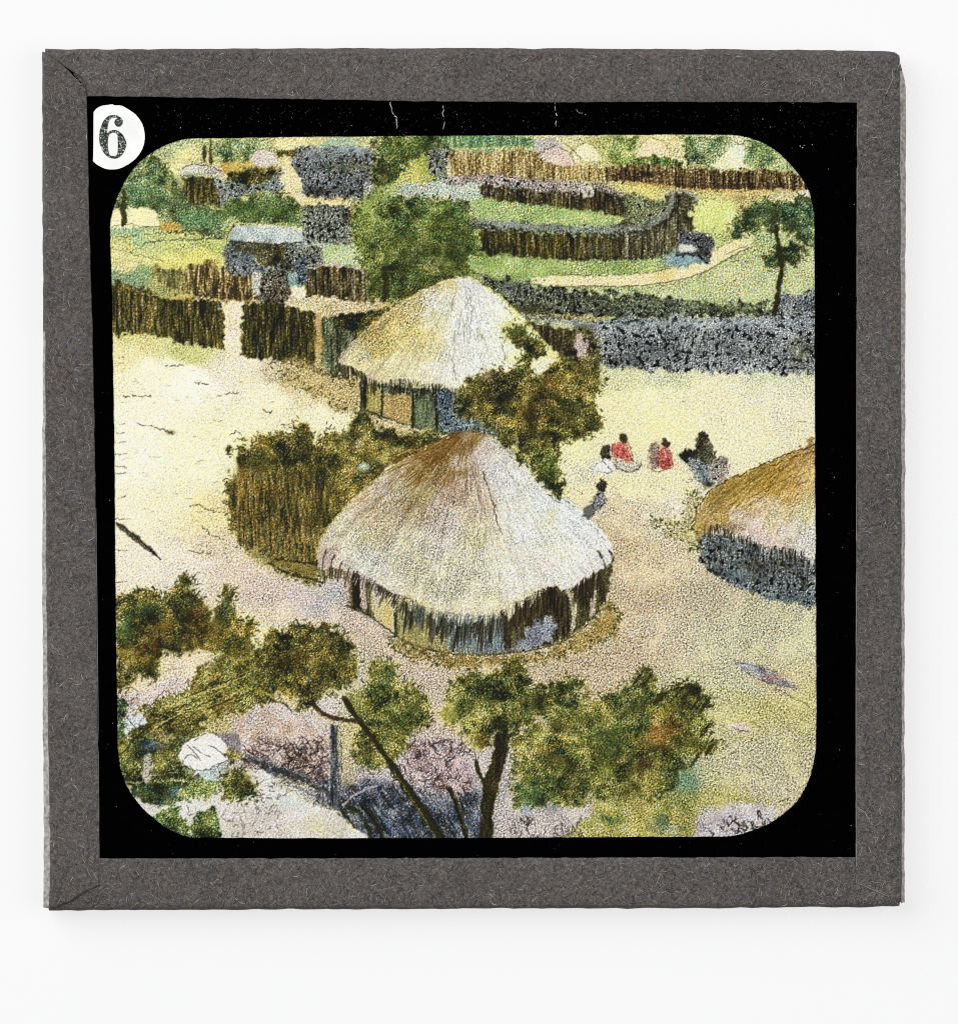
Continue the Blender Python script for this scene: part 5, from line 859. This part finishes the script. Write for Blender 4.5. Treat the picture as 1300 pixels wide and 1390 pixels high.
for x, y, r, t in ((382+0,180,1,.3),(1086,198,1.2,.5),(1089,200,1.3,.75),(1091,197,1,.5),(1045,172,1,.5),(1132,648,1.4,.25),(1125,698,1,.2),(164,673,1.1,.7),(1124,229,1,.2),(158,1095,.8,.3),(1143,743,.8,.3),(250,267,.8,.3),(245,173,1,.4),(149,679,.8,.4),(1139,1018,1,.3),(1155,1121,1,.35),(790,153,1,.4),(794,155,1,.4),(1076,140,1,.4),(620,155,1,.4),(1102,196,1,.4),(153,982,.9,.3),(1159,277,1,.6)):
    dust.append((ngon(x, y, r * .7), (t * .7, t * .7, t * .7)))
d = specks('dust', dust, m_dust, mask_o, .000012); d['kind'] = 'stuff'
def crack(pts):
    it = []
    for (x1, y1), (x2, y2) in zip(pts[:-1], pts[1:]):
        if random.random() < .3: continue
        wd = random.uniform(.25, .6); L = math.hypot(x2 - x1, y2 - y1) or 1; nx, ny = -(y2 - y1) / L * wd, (x2 - x1) / L * wd; t = random.uniform(.12, .7)
        it.append(([(x1 + nx, y1 + ny), (x2 + nx * .6, y2 + ny * .6), (x2 - nx, y2 - ny), (x1 - nx * .7, y1 - ny)], (t, t, t * .95)))
    return specks('scratch', it, m_dust, mask_o, .000022)
def wav(pts, n=14, j=.6):
    q = smooth(pts, False, 6); i = np.linspace(0, len(q) - 1, n); return [(np.interp(k, range(len(q)), q[:, 0]) + random.gauss(0, j), np.interp(k, range(len(q)), q[:, 1])) for k in i]
crack(wav([(530,138),(532,152),(538,160),(539,174)])); crack(wav([(602,143),(601,155),(604,163),(601,175)], 12)); crack(wav([(753,139),(754,155),(754,172)], 12)); crack(wav([(782,148),(786,153),(793,153)], 5, .3))

# ---- grey paper binding: four strips folded over the edge
def lerp_path(pts, t):
    q = np.array(pts, float); L = np.r_[0, np.cumsum(np.hypot(*np.diff(q, axis=0).T))]; L /= L[-1]
    return np.array([np.interp(t, L, q[:, 0]), np.interp(t, L, q[:, 1])])
def strip(name, inner, outer, lift, bulge, side, nfib, seed, lab=None, c0=None, c1=None, edges=()):
    """inner/outer: matching edge paths; the strip lies on the mask, rolls over the rim and runs down the side"""
    rnd = random.Random(seed); N = 150; prof = []
    # (fraction across from inner to outer, extra outwards in print units, z)
    rows = [(0, 0, lift - .00012), (0, 0, lift), (.012, 0, lift + .00003), (.3, 0, lift + .00002), (.6, 0, lift + .00003), (.86, 0, lift + .00002), (.95, 0, lift - .00001), (.985, 0, lift - .00009), (1.0, 0, lift - .00025), (1.0, 1, lift - .0007), (1.0, 1.0, lift - .0016), (1.0, .75, lift - .0026), (1.0, .2, -.00298)]
    V, F = [], []
    for i in range(N + 1):
        t = i / N; a = lerp_path(inner, t); b_ = lerp_path(outer, t); dn = (b_ - a) / np.hypot(*(b_ - a)); bl = bulge(t)
        for j, (f, e, z) in enumerate(rows):
            p = a + (b_ - a) * f + dn * e * bl
            if j <= 2: p = p + dn * 0.9 * float(noise(1.2, 1.2, 3)[(i * 3) % PH, (seed * 61) % PW]) * .35
            if j >= 7: p = p + dn * .35 * float(noise(2, 2, 4)[(i * 3) % PH, (seed * 41 + j * 2) % PW])
            zz = z + (1.2e-5 * float(noise(5, 5, 6)[(i * 5 + seed * 90) % PH, (j * 9 + seed * 31) % PW]) if 1 < j < 7 else 0)
            if c0:
                lim = float(np.interp(p[0], [q[0] for q in c0], [q[1] for q in c0])) + .01 * i
                if p[1] < lim: p = np.array([p[0], lim])
            if c1:
                lim = float(np.interp(p[0], [q[0] for q in c1], [q[1] for q in c1])) - .01 * (N - i)
                if p[1] > lim: p = np.array([p[0], lim])
            V.append(P(p[0], p[1], zz))
    R = len(rows)
    for i in range(N):
        for j in range(R - 1):
            q = (i * R + j, i * R + j + 1, (i + 1) * R + j + 1, (i + 1) * R + j)
            F.append(q)
    for i0 in (0, N): F.append(tuple(i0 * R + j for j in range(R)))
    nb = len(F); T = [(.1, .1, .1)] * len(V)
    fv0 = len(V)
    for _ in range(nfib):                    # loose fibres pressed into the surface
        t = rnd.uniform(.004, .996); a = lerp_path(inner, t); b_ = lerp_path(outer, t); c = a + (b_ - a) * rnd.uniform(.02, .97)
        th = rnd.uniform(0, 6.283); L = rnd.choice([3, 4, 5, 6, 8, 10]) * rnd.uniform(.7, 1.3); curl = rnd.gauss(0, .13); wd = rnd.uniform(.2, .48); x, y = c
        tone = rnd.choice([60, 70, 92, 100, 110, 120, 132]); 
        if rnd.random() < .035: tone = rnd.uniform(145, 180)
        tint = rnd.choice([(1, 1, 1), (1.0, .96, .92), (1.04, .94, .86), (.96, .98, 1.04), (1.0, .95, .84)])
        lc = lin(tuple(min(255, tone * v) for v in tint))[:3]; k = len(V); ns = 5
        lo, hi = (min(a[0], b_[0]), max(a[0], b_[0])) if side in 'LR' else (min(a[1], b_[1]), max(a[1], b_[1]))
        ok_, pl = True, []
        for s in range(ns + 1):
            w_ = wd * (1 - abs(2 * s / ns - 1) * .6); nx, ny = -math.sin(th), math.cos(th)
            pl.append(((x + nx * w_, y + ny * w_), (x - nx * w_, y - ny * w_)))
            v = x if side in 'LR' else y
            if not (lo - .8 < v < hi - .3): ok_ = False
            if c0 and y < np.interp(x, [q[0] for q in c0], [q[1] for q in c0]) + 1: ok_ = False
            if c1 and y > np.interp(x, [q[0] for q in c1], [q[1] for q in c1]) - 1: ok_ = False
            x += math.cos(th) * L / ns; y += math.sin(th) * L / ns; th += curl
        if not ok_: continue
        zf = lift + .00005 + rnd.uniform(0, 3e-5)
        for s, (p, q) in enumerate(pl):
            V.append(P(*p, zf)); V.append(P(*q, zf)); T += [lc, lc]
            if s: m_ = k + 2 * s; F.append((m_ - 2, m_, m_ + 1, m_ - 1))
    for pts_, wd, tone in edges:             # thin ribbons: light and shade of the cut edges put into their tone
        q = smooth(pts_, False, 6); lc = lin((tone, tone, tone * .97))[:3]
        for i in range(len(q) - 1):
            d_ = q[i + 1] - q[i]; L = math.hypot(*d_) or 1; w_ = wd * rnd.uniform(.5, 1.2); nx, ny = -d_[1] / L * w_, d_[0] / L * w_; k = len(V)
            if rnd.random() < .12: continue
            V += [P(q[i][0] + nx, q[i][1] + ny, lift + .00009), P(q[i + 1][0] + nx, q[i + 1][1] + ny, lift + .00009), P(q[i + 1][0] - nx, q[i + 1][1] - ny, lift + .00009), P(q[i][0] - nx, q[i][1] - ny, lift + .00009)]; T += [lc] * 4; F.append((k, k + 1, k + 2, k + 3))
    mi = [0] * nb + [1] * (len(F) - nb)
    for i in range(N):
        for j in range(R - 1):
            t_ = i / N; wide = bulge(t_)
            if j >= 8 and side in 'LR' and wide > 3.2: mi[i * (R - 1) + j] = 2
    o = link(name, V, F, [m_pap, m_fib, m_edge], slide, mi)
    bm = bmesh.new(); bm.from_mesh(o.data); bmesh.ops.recalc_face_normals(bm, faces=[f for f in bm.faces if f.material_index != 1])
    for f in bm.faces:
        if f.material_index == 1:
            f.normal_update()
            if f.normal.z < 0: f.normal_flip()
        else: f.smooth = True
    bm.to_mesh(o.data); bm.free()
    c = o.data.color_attributes.new('tone', 'FLOAT_COLOR', 'POINT'); c.data.foreach_set('color', np.array([list(t) + [1] for t in T], np.float32).ravel())
    if lab: o['label'] = lab
    return o
flatb = lambda v: (lambda t: v)
# horizontal strips underneath, upright ones lapped over them
strip('binding_strip', [(66,129),(250,132),(400,134),(560,137),(740,138.5),(900,138),(1060,138.5),(1219,139)],
      [(61,67.5),(200,68),(400,68.5),(600,69),(800,69.5),(1000,70),(1205,71),(1217,72.5),(1221,77)], .00008, lambda t: 2.4 + 2.6 * math.sin(math.pi * min(1, max(0, (t - .12) / .9))) ** .8, 'T', 7000, 1, 'top strip of grey fibrous paper folded over the edge')
strip('binding_strip', [(70,1165.5),(300,1165.5),(600,1165),(1000,1164),(1219,1163.5)],
      [(66,1234.5),(250,1233.5),(500,1232.5),(800,1231.5),(1000,1231),(1221,1229)], .00008, flatb(2.6), 'B', 7000, 2, 'bottom strip of grey fibrous paper folded over the edge')
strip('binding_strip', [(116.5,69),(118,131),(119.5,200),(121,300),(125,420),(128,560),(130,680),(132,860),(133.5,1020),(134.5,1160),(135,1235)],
      [(59.5,69),(59.5,131),(60,245),(61,400),(62,640),(63,800),(65,1000),(67,1100),(68,1234)], .00018, lambda t: 3.0 + 9.0 * max(0, t - .3) ** 1.0, 'L', 6600, 3, 'left strip of grey paper, its pale outer edge rubbed and painted as side-lit',
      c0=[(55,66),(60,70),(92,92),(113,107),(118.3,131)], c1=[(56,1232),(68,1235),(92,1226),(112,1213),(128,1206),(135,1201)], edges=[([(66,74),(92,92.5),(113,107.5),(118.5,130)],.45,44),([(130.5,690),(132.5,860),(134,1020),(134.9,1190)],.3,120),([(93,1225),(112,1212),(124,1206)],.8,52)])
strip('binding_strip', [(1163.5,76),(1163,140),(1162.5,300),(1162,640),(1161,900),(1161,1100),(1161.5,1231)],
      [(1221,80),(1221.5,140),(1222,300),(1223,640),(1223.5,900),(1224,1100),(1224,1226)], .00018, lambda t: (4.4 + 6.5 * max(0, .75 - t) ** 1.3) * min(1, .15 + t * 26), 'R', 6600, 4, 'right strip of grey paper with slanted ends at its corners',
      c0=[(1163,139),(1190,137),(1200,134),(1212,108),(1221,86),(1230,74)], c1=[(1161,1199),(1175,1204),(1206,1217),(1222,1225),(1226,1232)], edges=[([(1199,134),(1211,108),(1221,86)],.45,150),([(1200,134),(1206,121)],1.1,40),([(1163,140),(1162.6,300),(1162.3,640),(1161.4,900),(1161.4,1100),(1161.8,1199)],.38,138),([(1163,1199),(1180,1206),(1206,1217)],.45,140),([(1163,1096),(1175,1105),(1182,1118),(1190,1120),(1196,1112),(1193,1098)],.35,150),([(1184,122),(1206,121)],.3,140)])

# ---- white surface
m_tab, nt, b = mat('white_surface_glow'); tc = nt.nodes.new('ShaderNodeTexCoord'); nz = nt.nodes.new('ShaderNodeTexNoise'); nz.inputs['Scale'].default_value = 14; nz.inputs['Detail'].default_value = 2
cr = nt.nodes.new('ShaderNodeValToRGB'); cr.color_ramp.elements[0].color = (.2, .203, .203, 1); cr.color_ramp.elements[1].color = (.215, .218, .218, 1)
nt.links.new(tc.outputs['Object'], nz.inputs['Vector']); nt.links.new(nz.outputs['Fac'], cr.inputs['Fac']); nt.links.new(cr.outputs['Color'], b.inputs['Base Color'])
b.inputs['Roughness'].default_value = .7; b.inputs['Specular IOR Level'].default_value = .2
b.inputs['Emission Color'].default_value = (1, 1, 1, 1); b.inputs['Emission Strength'].default_value = .72  # added glow: washes out the slide's shadow and keeps the surface white
R_ = .45
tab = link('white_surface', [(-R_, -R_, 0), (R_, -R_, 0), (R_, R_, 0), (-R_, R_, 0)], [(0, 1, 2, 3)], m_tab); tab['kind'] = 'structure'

# ---- light: two soft boxes beside the copy stand
w_ = bpy.data.worlds.new('World'); scene.world = w_; w_.use_nodes = True
w_.node_tree.nodes['Background'].inputs['Color'].default_value = (1, 1, 1, 1); w_.node_tree.nodes['Background'].inputs['Strength'].default_value = 0.02
def area(name, loc, size, power, colr=(1, 1, 1)):
    l = bpy.data.lights.new(name, 'AREA'); l.shape = 'SQUARE'; l.size = size; l.energy = power; l.color = colr
    o = bpy.data.objects.new(name, l); col.objects.link(o); o.location = loc
    o.rotation_euler = (Vector((0, 0, 0)) - Vector(loc)).to_track_quat('-Z', 'Y').to_euler()
area('softbox', (-.52, .38, .56), .85, 9.9); area('softbox', (.7, -.06, .7), .9, 6.3)

# ---- camera, straight above
cam = bpy.data.cameras.new('camera'); co_ = bpy.data.objects.new('camera', cam); col.objects.link(co_); scene.camera = co_
DIST = .5; co_.location = (0, 0, TOP + DIST); co_.rotation_euler = (0, 0, 0)
cam.sensor_fit = 'HORIZONTAL'; cam.sensor_width = 36; cam.lens = 36 * DIST / (1300 * SC); cam.clip_start = .02; cam.clip_end = 10
scene.view_settings.view_transform = 'Standard'; scene.view_settings.look = 'None'; scene.view_settings.exposure = 0; scene.view_settings.gamma = 1
scene.cycles.use_denoising = False
scene.cycles.max_bounces = 6
scene.cycles.pixel_filter_type = 'BLACKMAN_HARRIS'; scene.cycles.filter_width = 1.05
